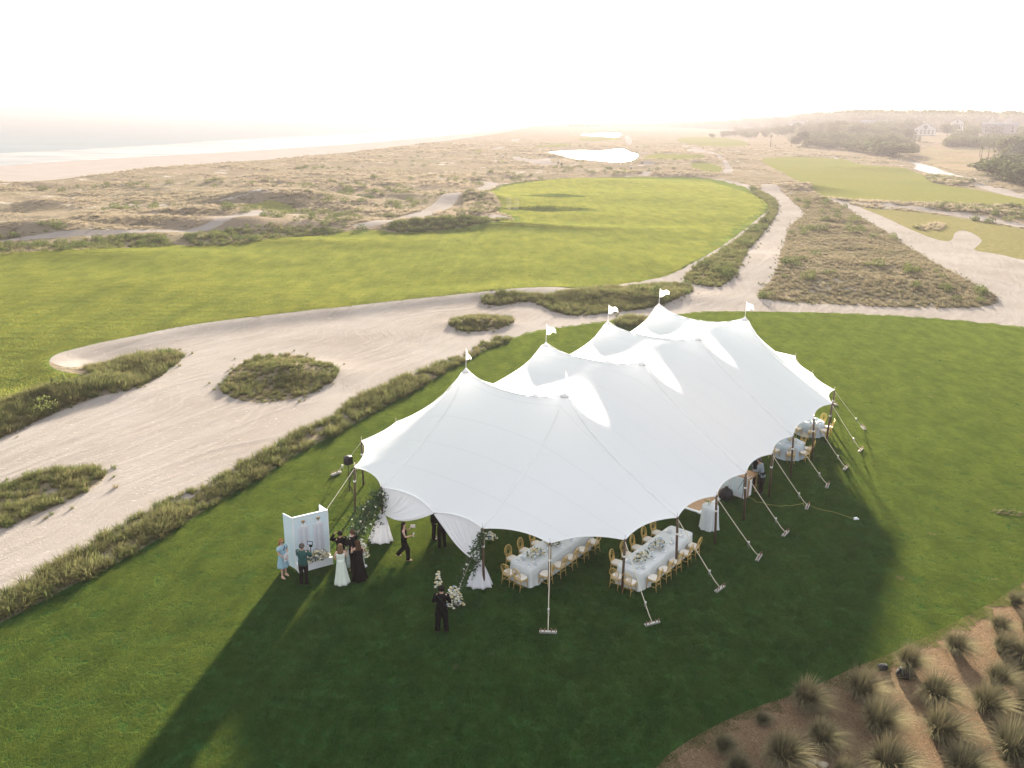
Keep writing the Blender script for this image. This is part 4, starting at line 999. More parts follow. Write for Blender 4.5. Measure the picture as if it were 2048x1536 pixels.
def flower_mesh(parent, cx, cy, z0, rx, ry, h, n, seed, loc0=(0, 0), lime=0, blue=.12):
    r = np.random.default_rng(seed); kinds = {'petal_white': MB(), 'petal_cream': MB(), 'petal_blue': MB()}; L = MB(); cnt = 0
    for i in range(n):
        a = r.random() * 6.28; q = math.sqrt(r.random()); x = cx + math.cos(a) * q * rx; y = cy + math.sin(a) * q * ry; z = z0 + h * (1 - q * q) * (.6 + .5 * r.random())
        k = r.random(); kind = 'petal_blue' if k < blue else 'petal_cream' if k < .42 else 'petal_white'; s = .034 + .034 * r.random()
        b = MB().rings([(x, y, z - s * .5, s * .4, s * .4), (x, y, z, s, s), (x, y, z + s * .35, s * .85, s * .85), (x, y, z + s * .5, s * .35, s * .35)], 8, fold=.12, nf=5)
        kinds[kind].add(b.v, b.f)
    for i in range(int(n * 1.5)):
        a = r.random() * 6.28; q = math.sqrt(r.random()) * 1.12; x = cx + math.cos(a) * q * rx; y = cy + math.sin(a) * q * ry; z = z0 + h * (1 - q * q * .8) * r.random() * 1.15
        d = r.normal(size=3); d /= np.linalg.norm(d); d[2] = abs(d[2]); e = np.cross(d, r.normal(size=3)); e /= np.linalg.norm(e); s = .05 + .05 * r.random(); p = np.array([x, y, z])
        s *= .8; L.add([p, p + d * s + e * s * .35, p + d * s * 2, p + d * s - e * s * .35], [(0, 1, 2, 3)])
    for kname, b in kinds.items():
        if b.v: o = b.build({'petal_white': 'white_blooms', 'petal_cream': 'cream_blooms', 'petal_blue': 'blue_blooms'}[kname], kname, parent); o['kind'] = 'stuff'
    o = L.build('leaves', 'flower_lime' if lime else 'flower_leaf', parent, False); o['kind'] = 'stuff'
def U(a, b, c0):   # local (across, along the tent) -> world, about c0
    return np.array([c0[0] + NH[0] * a + UH[0] * b, c0[1] + NH[1] * a + UH[1] * b])
PLATE = None
def place_setting(p, ang, which):
    z = .772
    o = MB().rings([(0, 0, 0, .07, .07), (0, 0, .004, .13, .13), (0, 0, .014, .155, .155), (0, 0, .010, .12, .12), (0, 0, .008, .05, .05)], 18).build('dinner_plate', 'china')
    return o
pl_mesh = MB().rings([(0, 0, 0, .09, .09), (0, 0, .006, .14, .14), (0, 0, .016, .155, .155), (0, 0, .010, .115, .115), (0, 0, .012, .10, .10), (0, 0, .020, .10, .10), (0, 0, .016, .05, .05)], 18)
gl_mesh = MB().rings([(0, 0, 0, .033, .033), (0, 0, .004, .006, .006), (0, 0, .08, .004, .004), (0, 0, .10, .028, .028), (0, 0, .15, .036, .036), (0, 0, .19, .030, .030)], 10)
np_mesh = MB().box((0, 0, .012), (.085, .19, .024)).box((0, .02, .030), (.05, .10, .012))
def mk(mb, nm, mat):
    me = bpy.data.meshes.new(nm); me.from_pydata(mb.v, [], mb.f); me.materials.append(MATS[mat]); me.shade_smooth(); return me
PM, GM, NM = mk(pl_mesh, 'plate', 'china'), mk(gl_mesh, 'glass', 'glass'), mk(np_mesh, 'napkin', 'napkin')
ORD = ['nearest', 'second from near end', 'third from near end', 'fourth from near end', 'fifth from near end', 'sixth from the near end', 'seventh from the near end']
def set_place(p, d, where, tname):
    q = p - d * 0.0; side = np.array([-d[1], d[0]]); ang = math.atan2(d[1], d[0])
    o = bpy.data.objects.new('dinner_plate', PM); link(o); o.location = (q[0], q[1], .765); tag(o, f'white plate {where} {tname}', 'plate', 'plates laid on the tables')
    o = bpy.data.objects.new('folded_napkin', NM); link(o); o.location = (q[0], q[1], .788); o.rotation_euler = (0, 0, ang); tag(o, f'slate napkin {where} {tname}', 'napkin', 'napkins on the plates')
    for k, off in enumerate((.17, .24)):
        g = q + d * .17 - side * (off - .05); o = bpy.data.objects.new('wine_glass', GM); link(o); o.location = (g[0], g[1], .765); tag(o, f'clear {["inner","outer"][k]} glass {where} {tname}', 'glass', 'stemmed glasses on the tables')
def long_table(c0, half_w, n_side, L, tname, seeds):
    """c0 = middle of the near end; the table runs along UH"""
    ctr = U(0, L / 2, c0)
    t = empty('banquet_table', (ctr[0], ctr[1], 0), AX - math.pi / 2, f'long banquet table hidden under the cloth, {tname}', 'table', 'long banquet tables')
    MB().box((0, 0, .73), (half_w * 2 - .10, L - .10, .04)).build('tabletop', 'plywood', t, False)
    for sx in (-1, 1):
        for sy in (-1, 1): MB().tube([(sx * (half_w - .12), sy * (L / 2 - .2), 0), (sx * (half_w - .12), sy * (L / 2 - .2), .71)], .02, 6).build('leg', 'steel', t)
    V, F = skirt(half_w + .01, L / 2 + .01, .762, 200, seed=seeds); cl = mesh_obj('tablecloth', V, F, 'cloth_blue'); cl.location = (ctr[0], ctr[1], 0); cl.rotation_euler = (0, 0, AX - math.pi / 2)
    tag(cl, f'pale blue floor length tablecloth draped over {tname}', 'tablecloth', 'pale blue tablecloths')
    for side, nm in ((-1, 'left'), (1, 'right')):
        for k in range(n_side):
            b = .55 + k * (L - 1.1) / (n_side - 1)
            p = U(side * (half_w + .30), b, c0); jj = rnd.uniform(-.05, .05); p = p + UH * jj
            chair(p, math.atan2(*( -NH * side)[::-1]) + rnd.uniform(-.12, .12), f'gold chair, {nm} side of {tname}, {ORD[k]}', 'gold loop-back chairs round the long tables')
            set_place(U(side * (half_w - .22), b, c0), -NH * side, f'on the {nm} side, {ORD[k]},', tname)
    for j, a in enumerate((-.30, .30)):
        p = U(a, -.34, c0); chair(p, math.atan2(UH[1], UH[0]) + rnd.uniform(-.1, .1), f'gold chair at the near end of {tname}, {["left", "right"][j]} one', 'gold loop-back chairs round the long tables')
        set_place(U(a, .22, c0), UH, f'at the near end, {["left", "right"][j]} seat,', tname)
    for k in range(2):
        f = empty('flower_centrepiece', (*U(rnd.uniform(-.03, .03), .95 + k * 1.25, c0), .762), AX - math.pi / 2, f'cream and white flower centrepiece on {tname}, {["nearer one", "farther one"][k]}', 'flowers', 'flower centrepieces on the long tables')
        MB().rings([(0, 0, 0, .06, .06), (0, 0, .10, .09, .09), (0, 0, .13, .07, .07)], 12).build('bowl', 'china', f)
        flower_mesh(f, 0, 0, .10, .24, .42, .22, 46, seeds * 10 + k)
TA = at(1041, 1131, .76); TB = at(1257, 1139, .76)
long_table(TA[:2], .56, 5, 4.4, 'the left long table', 1)
long_table(TB[:2], .56, 5, 4.4, 'the right long table', 2)
def round_table(px, py, tname, n, r_, phs, z=.76, mat='cloth_steel'):
    p = at(px, py, z)
    t = empty('round_table', (p[0], p[1], 0), 0, f'round table hidden under its blue cloth, {tname}', 'table', 'round tables at the far side')
    MB().rings([(0, 0, .70, r_, r_), (0, 0, .745, r_, r_)], 28).build('tabletop', 'plywood', t); MB().tube([(0, 0, 0), (0, 0, .7)], .05, 8).build('leg', 'steel', t)
    V, F = skirt(r_ + .01, 0, .762, 110, seed=int(px), rnd_=True, amp=.06); cl = mesh_obj('tablecloth', V, F, mat); cl.location = (p[0], p[1], 0)
    tag(cl, f'dusty blue cloth with deep folds draped over {tname}', 'tablecloth', 'dusty blue round tablecloths')
    c = p[:2]
    for j, ph in enumerate(phs):
        d = np.array([math.cos(ph), math.sin(ph)]); where = ['nearest the camera', 'right of the nearest', 'farther right', 'on the far side', 'left of the nearest', 'on the left'][j]
        chair(c + d * (r_ + .26), math.atan2(-d[1], -d[0]), f'gold chair {where} at {tname}', 'gold loop-back chairs round the round tables')
        set_place(c + d * (r_ - .22), -d, where, tname)
    f = empty('flower_centrepiece', (c[0], c[1], .762), 0, f'low white flower centrepiece on {tname}', 'flowers'); MB().rings([(0, 0, 0, .05, .05), (0, 0, .1, .08, .08)], 12).build('bowl', 'china', f); flower_mesh(f, 0, 0, .09, .16, .16, .16, 22, int(px))
round_table(1578, 884, 'the nearer round table', 6, .78, [-1.75, -.95, -.25, .6, -2.6, 2.6])
round_table(1620, 842, 'the farther round table', 6, .78, [-1.75, -.95, -.25, .6, -2.6, 2.6])
# cocktail table
p = at(1421, 1012, 1.05); V, F = skirt(.36, 0, 1.07, 90, seed=9, rnd_=True, amp=.05)
t = empty('cocktail_table', (p[0], p[1], 0), 0, 'tall round cocktail table hidden under a pale cloth beside the dance floor', 'table'); MB().rings([(0, 0, 1.01, .35, .35), (0, 0, 1.05, .35, .35)], 24).build('tabletop', 'plywood', t); MB().tube([(0, 0, 0), (0, 0, 1.0)], .04, 8).build('leg', 'steel', t)
cl = mesh_obj('tablecloth', V, F, 'cloth_white'); cl.location = (p[0], p[1], 0); tag(cl, 'pale blue-white cloth hanging to the grass on the tall cocktail table', 'tablecloth')
f = empty('bud_vase', (p[0] - .08, p[1] + .05, 1.07), 0, 'small vase of greenery standing on the cocktail table', 'vase'); MB().rings([(0, 0, 0, .04, .04), (0, 0, .07, .05, .05), (0, 0, .12, .02, .02)], 10).build('vase_body', 'glass', f); flower_mesh(f, 0, 0, .12, .09, .09, .14, 7, 33, lime=1)
# dance floor: parquet panels with white edging
cA = at(1399, 1024)[:2]
cU = UH; df = empty('dance_floor', (cA[0], cA[1], 0), AX - math.pi / 2, 'wooden dance floor with a white edge just inside the tent', 'dance floor')
for i in range(5):
    for j in range(5):
        MB().box((-.62 - i * 1.2, .62 + j * 1.2, .035), (1.19, 1.19, .05)).build('floor_panel', 'plywood', df, False)
MB().box((0.07, 3.0, .03), (.16, 6.4, .058)).build('edge_trim', 'whitepaint', df, False); MB().box((-3.0, -.08, .03), (6.3, .16, .056)).build('edge_trim', 'whitepaint', df, False)
# bar: pale panelled front, wooden top
bA = at(1487, 998)[:2]; bB = at(1452, 985)[:2]
bd = (bB - bA) / np.linalg.norm(bB - bA); bn = np.array([bd[1], -bd[0]]); ba = math.atan2(bd[1], bd[0])
bar = empty('bar_counter', (bA[0], bA[1], 0), ba, 'portable bar with white panelled front and wooden counter top', 'bar')
BL = 1.6
sgn = -1
MB().box((BL / 2, sgn * .03, .55), (BL, .05, 1.1)).build('front_frame', 'whitepaint', bar, False)
for k in range(4): MB().box((.22 + k * .39, .002, .56), (.31, .03, .86)).build('front_panel', 'boardpale', bar, False)
for k in range(5): MB().box((.025 + k * .3875, .015, .55), (.05, .03, 1.08)).build('stile', 'whitepaint', bar, False)
MB().box((BL / 2, -.33, 1.12), (BL + .1, .74, .04)).build('counter_top', 'plywood', bar, False)
MB().box((.03, -.36, .53), (.05, .62, 1.06)).build('side_panel', 'whitepaint', bar, False)
pb = at(1499, 950, 1.0)[:2]
bs = empty('back_shelf', (pb[0], pb[1], 0), AX, 'brown wooden serving table in front of the bartenders', 'table')
MB().box((0, 0, .98), (1.0, .5, .05)).build('tabletop', 'plywood', bs, False)
for sx in (-1, 1):
    for sy in (-1, 1): MB().box((sx * .45, sy * .2, .48), (.06, .06, .94)).build('leg', 'plywood', bs, False)
p = at(1451, 997)[:2]; r5 = np.random.default_rng(8)
MB().rings([(0, 0, 0, .24, .22), (0, 0, .06, .33, .30), (0, 0, .25, .36, .33), (0, 0, .42, .30, .27), (0, 0, .52, .18, .16), (0, 0, .56, .06, .06), (0, 0, .63, .10, .08)], 22, fold=.05, nf=6).build('trash_bag', 'blackplastic', None, True, (p[0], p[1], 0))
tag(bpy.data.objects['trash_bag'], 'bulging black trash bag on the grass left of the bar', 'trash bag')
p = at(1483, 1000)[:2]; tr = empty('folded_stand', (p[0], p[1] - .06, 0), 0, 'thin black folded tripod leaning on the white bar panel', 'tripod')
MB().tube([(0, -.05, 0), (0, .0, 1.25)], .014, 6).build('column', 'black', tr); MB().tube([(0, -.02, 1.15), (-.26, -.06, .62)], .010, 6).build('leg', 'black', tr); MB().tube([(0, -.02, 1.12), (.06, -.05, .25)], .010, 6).build('leg', 'black', tr)
# power cord
zz = [(1492, 990), (1500, 996), (1508, 1000), (1512, 1005), (1524, 1005), (1534, 1010), (1548, 1011), (1562, 1014), (1572, 1011), (1580, 1013), (1592, 1010), (1602, 1009), (1608, 1006), (1606, 1012), (1618, 1011), (1630, 1016), (1645, 1021), (1665, 1024), (1680, 1029), (1697, 1035), (1711, 1039)]
cp = smooth_open(unp(zz)[:, :2], 2); o = MB().tube([(x, y, .022) for x, y in cp], .010, 5).build('power_cord', 'cord'); tag(o, 'yellow extension cord snaking over the grass from the bar', 'cord')
e_ = cp[-1]; o = MB().box((e_[0], e_[1], .05), (.16, .10, .09), .4).box((e_[0] + .1, e_[1] - .04, .04), (.06, .05, .05), .4).build('cord_plug_box', 'whitepaint', None, False); tag(o, 'small white outlet box at the end of the yellow cord', 'outlet box')
# loudspeaker on its stand
p = at(700, 996)[:2]; st = empty('speaker_stand', (p[0], p[1], 0), .4, 'black tripod stand carrying the loudspeaker left of the tent', 'speaker stand')
MB().tube([(0, 0, .35), (0, 0, 1.75)], .020, 8).build('pole', 'black', st)
for k in range(3):
    a = k * 2.094 + .9; MB().tube([(0, 0, .72), (math.cos(a) * .5, math.sin(a) * .5, .015)], .014, 6).build('leg', 'black', st); MB().tube([(0, 0, .36), (math.cos(a) * .26, math.sin(a) * .26, .36)], .009, 6).build('brace', 'black', st)
sp = empty('loudspeaker', (p[0], p[1], 1.75), .9, 'black loudspeaker on a tripod left of the tent corner', 'speaker')
MB().rings([(0, 0, 0, .15, .13), (0, 0, .03, .19, .16), (0, 0, .36, .19, .16), (0, 0, .42, .14, .12)], 16, pw=.45).build('cabinet', 'blackplastic', sp)
MB().rings([(0, -.165, .2, .001, .001)], 3)
MB().box((0, -.162, .2), (.30, .012, .32)).build('grille', 'black', sp, False); MB().box((0, 0, .425), (.12, .03, .02)).build('handle', 'blackplastic', sp, False)
# ------------------------------------------------------------------ seating chart screen
fl, fr = at(595, 1147)[:2], at(666, 1128)[:2]          # front foot of the flower box, left and right
bx = (fr - fl); WB = np.linalg.norm(bx); bx = bx / WB; by = np.array([-bx[1], bx[0]])      # by points away from the camera
WB = 1.42; fl = fr - bx * WB
sa = math.atan2(bx[1], bx[0]); sc_ = empty('seating_chart_screen', (*(fl + by * .35), 0), sa, 'tall pale blue folding seating chart screen on the lawn', 'screen')
HP = 2.28
MB().box((WB / 2, 0, HP / 2), (WB, .045, HP)).build('centre_panel', 'boardpale', sc_, False)
for x0, sg in ((0, -1), (WB, -1)):
    w = MB(); L = .62; th = R(108) if x0 == 0 else R(100); dx, dy = math.cos(th) * L, math.sin(th) * L
    w.box((x0 + dx / 2, dy / 2 + .03, HP / 2), (L, .04, HP), th); w.build('side_wing', 'boardpale', sc_, False)
MB().box((WB / 2, 0, HP + .015), (WB + .04, .07, .03)).build('top_rail', 'whitepaint', sc_, False)
for x0 in (0, WB): MB().box((x0, -.01, HP / 2), (.045, .06, HP)).build('stile', 'whitepaint', sc_, False)
for k, x0 in enumerate((.40, 1.02)):
    pn = MB().box((x0, -.034, 1.16), (.44, .018, 1.34)); a0 = len(pn.v)
    pn.rings([(x0, -.034, 1.83, .001, .001)], 3) if 0 else None
    o = pn.build('name_panel', 'panelpale', sc_, False)
    MB().box((x0, -.050, 1.88), (.20, .014, .13)).build('title_card', 'whitepaint', sc_, False)
    MB().ball((x0, -.06, 2.06), (.075, .035, .055), 12).tube([(x0, -.05, 2.0), (x0, -.05, 1.94)], .012, 6).build('brass_bracket', 'brass', sc_)
    for cc in (-.10, .10):
        tx = MB(); y = 1.72; i = 0
        while y > .62:
            if i % 7 != 6: tx.box((x0 + cc + rnd.uniform(-.01, .01), -.0455, y), (.10 + .05 * rnd.random(), .004, .014))
            else: tx.box((x0 + cc, -.0455, y), (.07, .004, .022))
            y -= .042; i += 1
        t_ = tx.build('printed_names', 'greytext', o, False); t_['kind'] = 'stuff'
mono = MB()
for a0, a1, cx in ((.6, 5.6, .66), (-2.6, 2.6, .76)): mono.tube([(cx + math.cos(a) * .055, -.026, 2.06 + math.sin(a) * .07) for a in np.linspace(a0, a1, 12)], .006, 5)
mono.tube([(.71, -.026, 2.14), (.71, -.026, 1.97)], .005, 5); mo = mono.build('monogram', 'whitepaint', sc_)
MB().box((WB / 2, -.19, .16), (WB + .02, .34, .32)).build('flower_box', 'whitepaint', sc_, False)
fb = empty('screen_flowers', (*(fl + bx * .78 + by * .16), .30), sa, 'white and cream flowers heaped in the box at the foot of the screen', 'flowers'); flower_mesh(fb, 0, 0, .02, .60, .20, .38, 120, 51, blue=.06)
# second arrangement on a pedestal behind the guests
for k, (px, py, lb) in enumerate([(727, 1132, 'white and lime flower arrangement on a stand right of the gown guests'), (703, 1128, 'white and lime flower arrangement between the suited guests')]):
    p = at(px, py)[:2]; f = empty('pedestal_flowers', (p[0], p[1], 0), 0, lb, 'flowers'); MB().rings([(0, 0, 0, .16, .16), (0, 0, .03, .05, .05), (0, 0, .45, .04, .04), (0, 0, .5, .13, .13), (0, 0, .6, .15, .15)], 14).build('pedestal', 'whitepaint', f)
    flower_mesh(f, 0, 0, .5, .24, .24, .62, 55, 61 + k, lime=1, blue=0)
# ------------------------------------------------------------------ entrance drapes
def drape(pc, pp, name, label, tie_z, tail_z0, flip, sag, tail_off):
    """pc: centre support, pp: outer pole; top hangs on the eave between them, gathered at the pole"""
    top = []; nA, nB = 46, 22; V = []; F = []
    pc3 = np.array([*pc, EAVE_Z - .05]); pp3 = np.array([*pp, EAVE_Z - .04]); ch = pp3 - pc3
    cdir = ch / np.linalg.norm(ch); out = np.array([cdir[1], -cdir[0], 0]) * flip
    mid = un(mid_u, mid_n); inn = np.array([*(mid - (pc + pp) / 2), 0]); inn /= np.linalg.norm(inn)
    tie = np.array([*pp, tie_z]) + inn * -.08 - cdir * .06
    for i in range(nA + 1):
        s = i / nA; t0 = pc3 + ch * s + inn * (.125 * np.linalg.norm(ch) * 4 * s * (1 - s)) + np.array([0, 0, .12 * 4 * s * (1 - s)])
        # the thread from this top point to the tie; threads from near the centre sag more
        for j in range(nB + 1):
            t_ = j / nB; sg = sag * (1 - s) ** .9 * 4 * t_ * (1 - t_) * (.55 + .45 * t_)
            P = t0 * (1 - t_) + tie * t_ + np.array([0, 0, -sg])
            fold = (.034 + .026 * math.sin(s * 21 + 1)) * math.sin(s * 52 + 3.2 * math.sin(s * 7.3 + flip) + t_ * 2.4 + .8 * math.sin(t_ * 5 + s * 9)) * math.sin(math.pi * min(1, t_ * 1.1)) * (1 - .55 * t_)
            P = P - inn * (fold + .05 * math.sin(math.pi * t_))
            V.append(P)
    for i in range(nA):
        for j in range(nB): a = i * (nB + 1) + j; F.append((a, a + 1, a + nB + 2, a + nB + 1))
    r_ = empty(name, (0, 0, 0), 0, label, 'drape', 'white drapes at the tent entrance')
    mesh_obj('swag', V, F, 'drape', r_)
    tb = tie + np.array([*tail_off, 0])
    rr_ = []
    for k in range(13):
        t_ = k / 12; z = tie_z - (tie_z - .02) * t_; w = .075 + .40 * t_ ** .75
        rr_.append((tie[0] + tail_off[0] * t_, tie[1] + tail_off[1] * t_, z, w, w * .62, .03 + .12 * t_))
    MB().rings(rr_, 64, nf=8, ph=flip).build('tail', 'drape', r_)
    MB().rings([(tie[0], tie[1], tie_z - .05, .085, .075), (tie[0], tie[1], tie_z + .05, .085, .075)], 16).build('tie_band', 'webbing', r_)
    return r_
drape(EAVES[3], EAVES[2], 'entrance_drape', 'left half of the white entrance drape, tied back to the left pole', 1.25, 0, 1, .48, (-.05, -.28))
drape(EAVES[3], EAVES[4], 'entrance_drape', 'right half of the white entrance drape, tied back to the dark pole', .92, 0, -1, .42, (-.02, -.22))
# ------------------------------------------------------------------ greenery on the guys and poles
def garland(pts, n, spread, label, name='leaf_garland', blooms=0, seed=3, leaf=.075):
    r = np.random.default_rng(seed); P = [np.array(q, float) for q in pts]; L = MB(); B = MB(); S = MB()
    r_ = empty(name, tuple(P[0]), 0, label, 'garland'); o = P[0]; acc = [0]
    for a, b in zip(P[:-1], P[1:]): acc.append(acc[-1] + np.linalg.norm(b - a))
    def pt(s):
        s *= acc[-1]; i = min(len(P) - 2, max(0, int(np.searchsorted(acc, s) - 1))); k = (s - acc[i]) / (acc[i + 1] - acc[i]); return P[i] + (P[i + 1] - P[i]) * k
    for i in range(n):
        s = r.random(); sp_ = spread(s) if callable(spread) else spread; c = pt(s) + r.normal(size=3) * sp_ * .5; c[2] = max(c[2], .04)
        d = r.normal(size=3); d /= np.linalg.norm(d); e = np.cross(d, r.normal(size=3)); e /= np.linalg.norm(e); q = leaf * (.5 + .8 * r.random()); c = c - o
        L.add([c, c + d * q + e * q * .4, c + d * q * 2, c + d * q - e * q * .4], [(0, 1, 2, 3)])
        if i % 14 == 0: w = pt(s) - o; S.tube([w, (w + c) / 2 + np.array([0, 0, -.03]), c], .006, 4)
    for i in range(blooms):
        s = r.random(); sp_ = spread(s) if callable(spread) else spread; c = pt(s) + r.normal(size=3) * sp_ * .45 - o; c[2] = max(c[2], .05 - o[2]); B.ball(c, .03 + .025 * r.random(), 7, 5)
    k = L.build('leaves', 'flower_leaf', r_, False); k['kind'] = 'stuff'; k = S.build('stems', 'flower_leaf', r_); k['kind'] = 'stuff'
    if blooms: k = B.build('white_blooms', 'petal_white', r_); k['kind'] = 'stuff'
    return r_
e2 = np.array([*EAVES[2], EAVE_Z]); a2 = np.array([*at(704, 1090)[:2], .1]); e4 = np.array([*EAVES[4], EAVE_Z]); a4 = np.array([*at(905, 1208)[:2], .1])
garland([e2 + (0, 0, -.3), e2 * .6 + a2 * .4, e2 * .3 + a2 * .7, a2], 1900, lambda s: .12 + .5 * math.sin(math.pi * min(1, s * .9 + .05)), 'thick leafy greenery climbing the guy rope left of the entrance', blooms=34, seed=4, leaf=.085)
garland([e2 + (.05, -.1, -.1), e2 + (.05, -.12, -1.0)], 120, .16, 'sprig of greenery wound on the left entrance pole top', blooms=6, seed=5)
garland([e4 + (0, -.05, -.1), e4 * .75 + a4 * .25, e4 * .5 + a4 * .5, a4 * .85 + e4 * .15], 420, lambda s: .10 + .12 * s, 'thin leafy vine twisting down the guy rope right of the entrance', blooms=10, seed=6)
garland([e4 + (-.05, -.12, -.15), np.array([*EAVES[4], 1.3]) + (-.12, -.1, 0), np.array([*EAVES[4], .35]) + (-.35, -.25, 0)], 240, .10, 'vine trailing over the tied drape at the right entrance pole', seed=7)
p = at(905, 1212)[:2]; f = empty('guy_rope_flowers', (p[0], p[1], 0), 0, 'white and blue flower heap at the foot of the front guy rope', 'flowers'); flower_mesh(f, .05, 0, .05, .40, .26, .75, 110, 71, blue=.12); flower_mesh(f, -.55, .35, .5, .14, .14, .75, 40, 72, blue=0)
f = empty('hanging_flowers', (EAVES[4][0] + .25, EAVES[4][1] + .35, 1.75), 0, 'bunch of white hydrangeas hung behind the right entrance pole', 'flowers'); flower_mesh(f, 0, 0, 0, .30, .16, .30, 50, 75, blue=.2)
# ------------------------------------------------------------------ things lying in the mulch bed
p = at(1806, 1352)[:2]; bp = empty('backpack', (p[0], p[1], 0), .3, 'black backpack with green straps lying open in the mulch', 'backpack')
MB().rings([(0, 0, 0, .24, .16), (0, 0, .08, .29, .20), (.02, 0, .19, .27, .18), (.02, .02, .27, .18, .12), (.02, .02, .29, .08, .05)], 24, fold=.05, nf=4).build('bag_body', 'black', bp)
MB().rings([(.05, -.17, .02, .15, .07), (.05, -.19, .10, .16, .08), (.05, -.17, .17, .10, .05)], 14).build('front_pocket', 'black', bp)
simple('strapgreen', (.03, .06, .045), .6)
for k in (-1, 1): MB().tube([(k * .10, .12, .25), (k * .13, .05, .33), (k * .15, -.08, .29), (k * .16, -.15, .16)], .018, 6).build('strap', 'strapgreen', bp)
MB().tube([(.28, -.05, .05), (.36, -.16, .03), (.30, -.26, .04), (.18, -.30, .02)], .014, 6).build('loose_strap', 'black', bp)
p = at(1765, 1338)[:2]; cs = empty('camera_case', (p[0], p[1], 0), .15, 'small grey camera case lying left of the black backpack', 'case')
MB().rings([(0, 0, 0, .14, .09), (0, 0, .02, .155, .10), (0, 0, .14, .155, .10), (0, 0, .16, .13, .085)], 16, pw=.4).build('case_body', 'greybag', cs); MB().tube([(-.06, 0, .16), (-.04, 0, .2), (.04, 0, .2), (.06, 0, .16)], .01, 6).build('handle', 'black', cs); MB().tube([(.14, 0, .08), (.24, -.02, .02), (.32, .02, .02)], .008, 5).build('loose_strap', 'black', cs)
for px, py, s, lb in ((1625, 1524, .15, 'pale rounded stone in the mulch, left of the pair'), (1646, 1531, .14, 'pale rounded stone in the mulch, right of the pair')):
    p = at(px, py)[:2]; o = MB().rings([(0, 0, 0, s, s * .8), (0, 0, s * .3, s * 1.1, s * .85), (.01, 0, s * .55, s * .8, s * .6), (.01, 0, s * .65, s * .3, s * .25)], 14, fold=.07, nf=3).build('stone', 'stone', None, True, (p[0], p[1], 0)); tag(o, lb, 'stone', 'pale stones in the mulch bed')
# bare twigs lying on the lawn at the right edge
c = at(2020, 1026)[:2]
for k in range(7):
    a = rnd.uniform(-.6, .5); x = c[0] + rnd.uniform(-.9, .9); y = c[1] + rnd.uniform(-.3, .3); L = rnd.uniform(.4, .9); T = MB()
    pts = [(0, 0, .03), (L * .3, .06, .07), (L * .6, -.03, .06), (L, .05, .03)]; T.tube(pts, [.014, .012, .010, .005], 5); T.tube([pts[1], (L * .45, .2, .12)], [.009, .004], 4); T.tube([pts[2], (L * .75, -.18, .10)], [.008, .004], 4)
    o = T.build('fallen_branch', 'stick', None, True, (x, y, 0)); o.rotation_euler = (0, 0, a); tag(o, 'dry broken branch, ' + ['longest', 'shortest', 'forked', 'bent', 'topmost', 'lowest', 'thin'][k] + ' one in the pile at the right lawn edge', 'branch', 'branches piled on the lawn at the right edge')
# ------------------------------------------------------------------ people
simple('skin', (.42, .25, .17), .6, var=.05, spec=.3); simple('skin_fair', (.52, .32, .24), .6, var=.05)
simple('hair_dark', (.014, .010, .008), .85, var=.3, spec=.05); simple('hair_brown', (.07, .038, .020), .85, var=.3, spec=.05); simple('hair_ginger', (.28, .13, .045), .85, var=.25, spec=.05); simple('hair_light', (.15, .09, .05), .85, var=.3, spec=.05); simple('hair_grey', (.09, .08, .075), .85, var=.3, spec=.05)
simple('dress_blue', (.27, .42, .50), .85, var=.06, bump=.3); simple('gown_white', (.60, .65, .58), .7, var=.04, bump=.2); simple('gown_black', (.006, .006, .007), .9, var=.2, spec=0)
simple('suit_black', (.006, .006, .008), .9, var=.2, spec=0); simple('shirt_teal', (.018, .075, .070), .85, var=.12, bump=.4); simple('trousers_dark', (.010, .009, .009), .9, var=.2, spec=0)
simple('shirt_white', (.72, .72, .70), .8); simple('shirt_grey', (.19, .235, .27), .85, var=.1, bump=.3); simple('shawl', (.24, .29, .27), .85, var=.12, bump=.4)
simple('paper', (.74, .74, .78), .8, var=.02); simple('shoe_black', (.012, .011, .010), .4, spec=.5); simple('shoe_nude', (.50, .34, .24), .5); simple('clutch', (.66, .60, .56), .5); simple('screenlit', (.55, .62, .72), .3); simple('golf_shirt', (.5, .5, .52), .8)
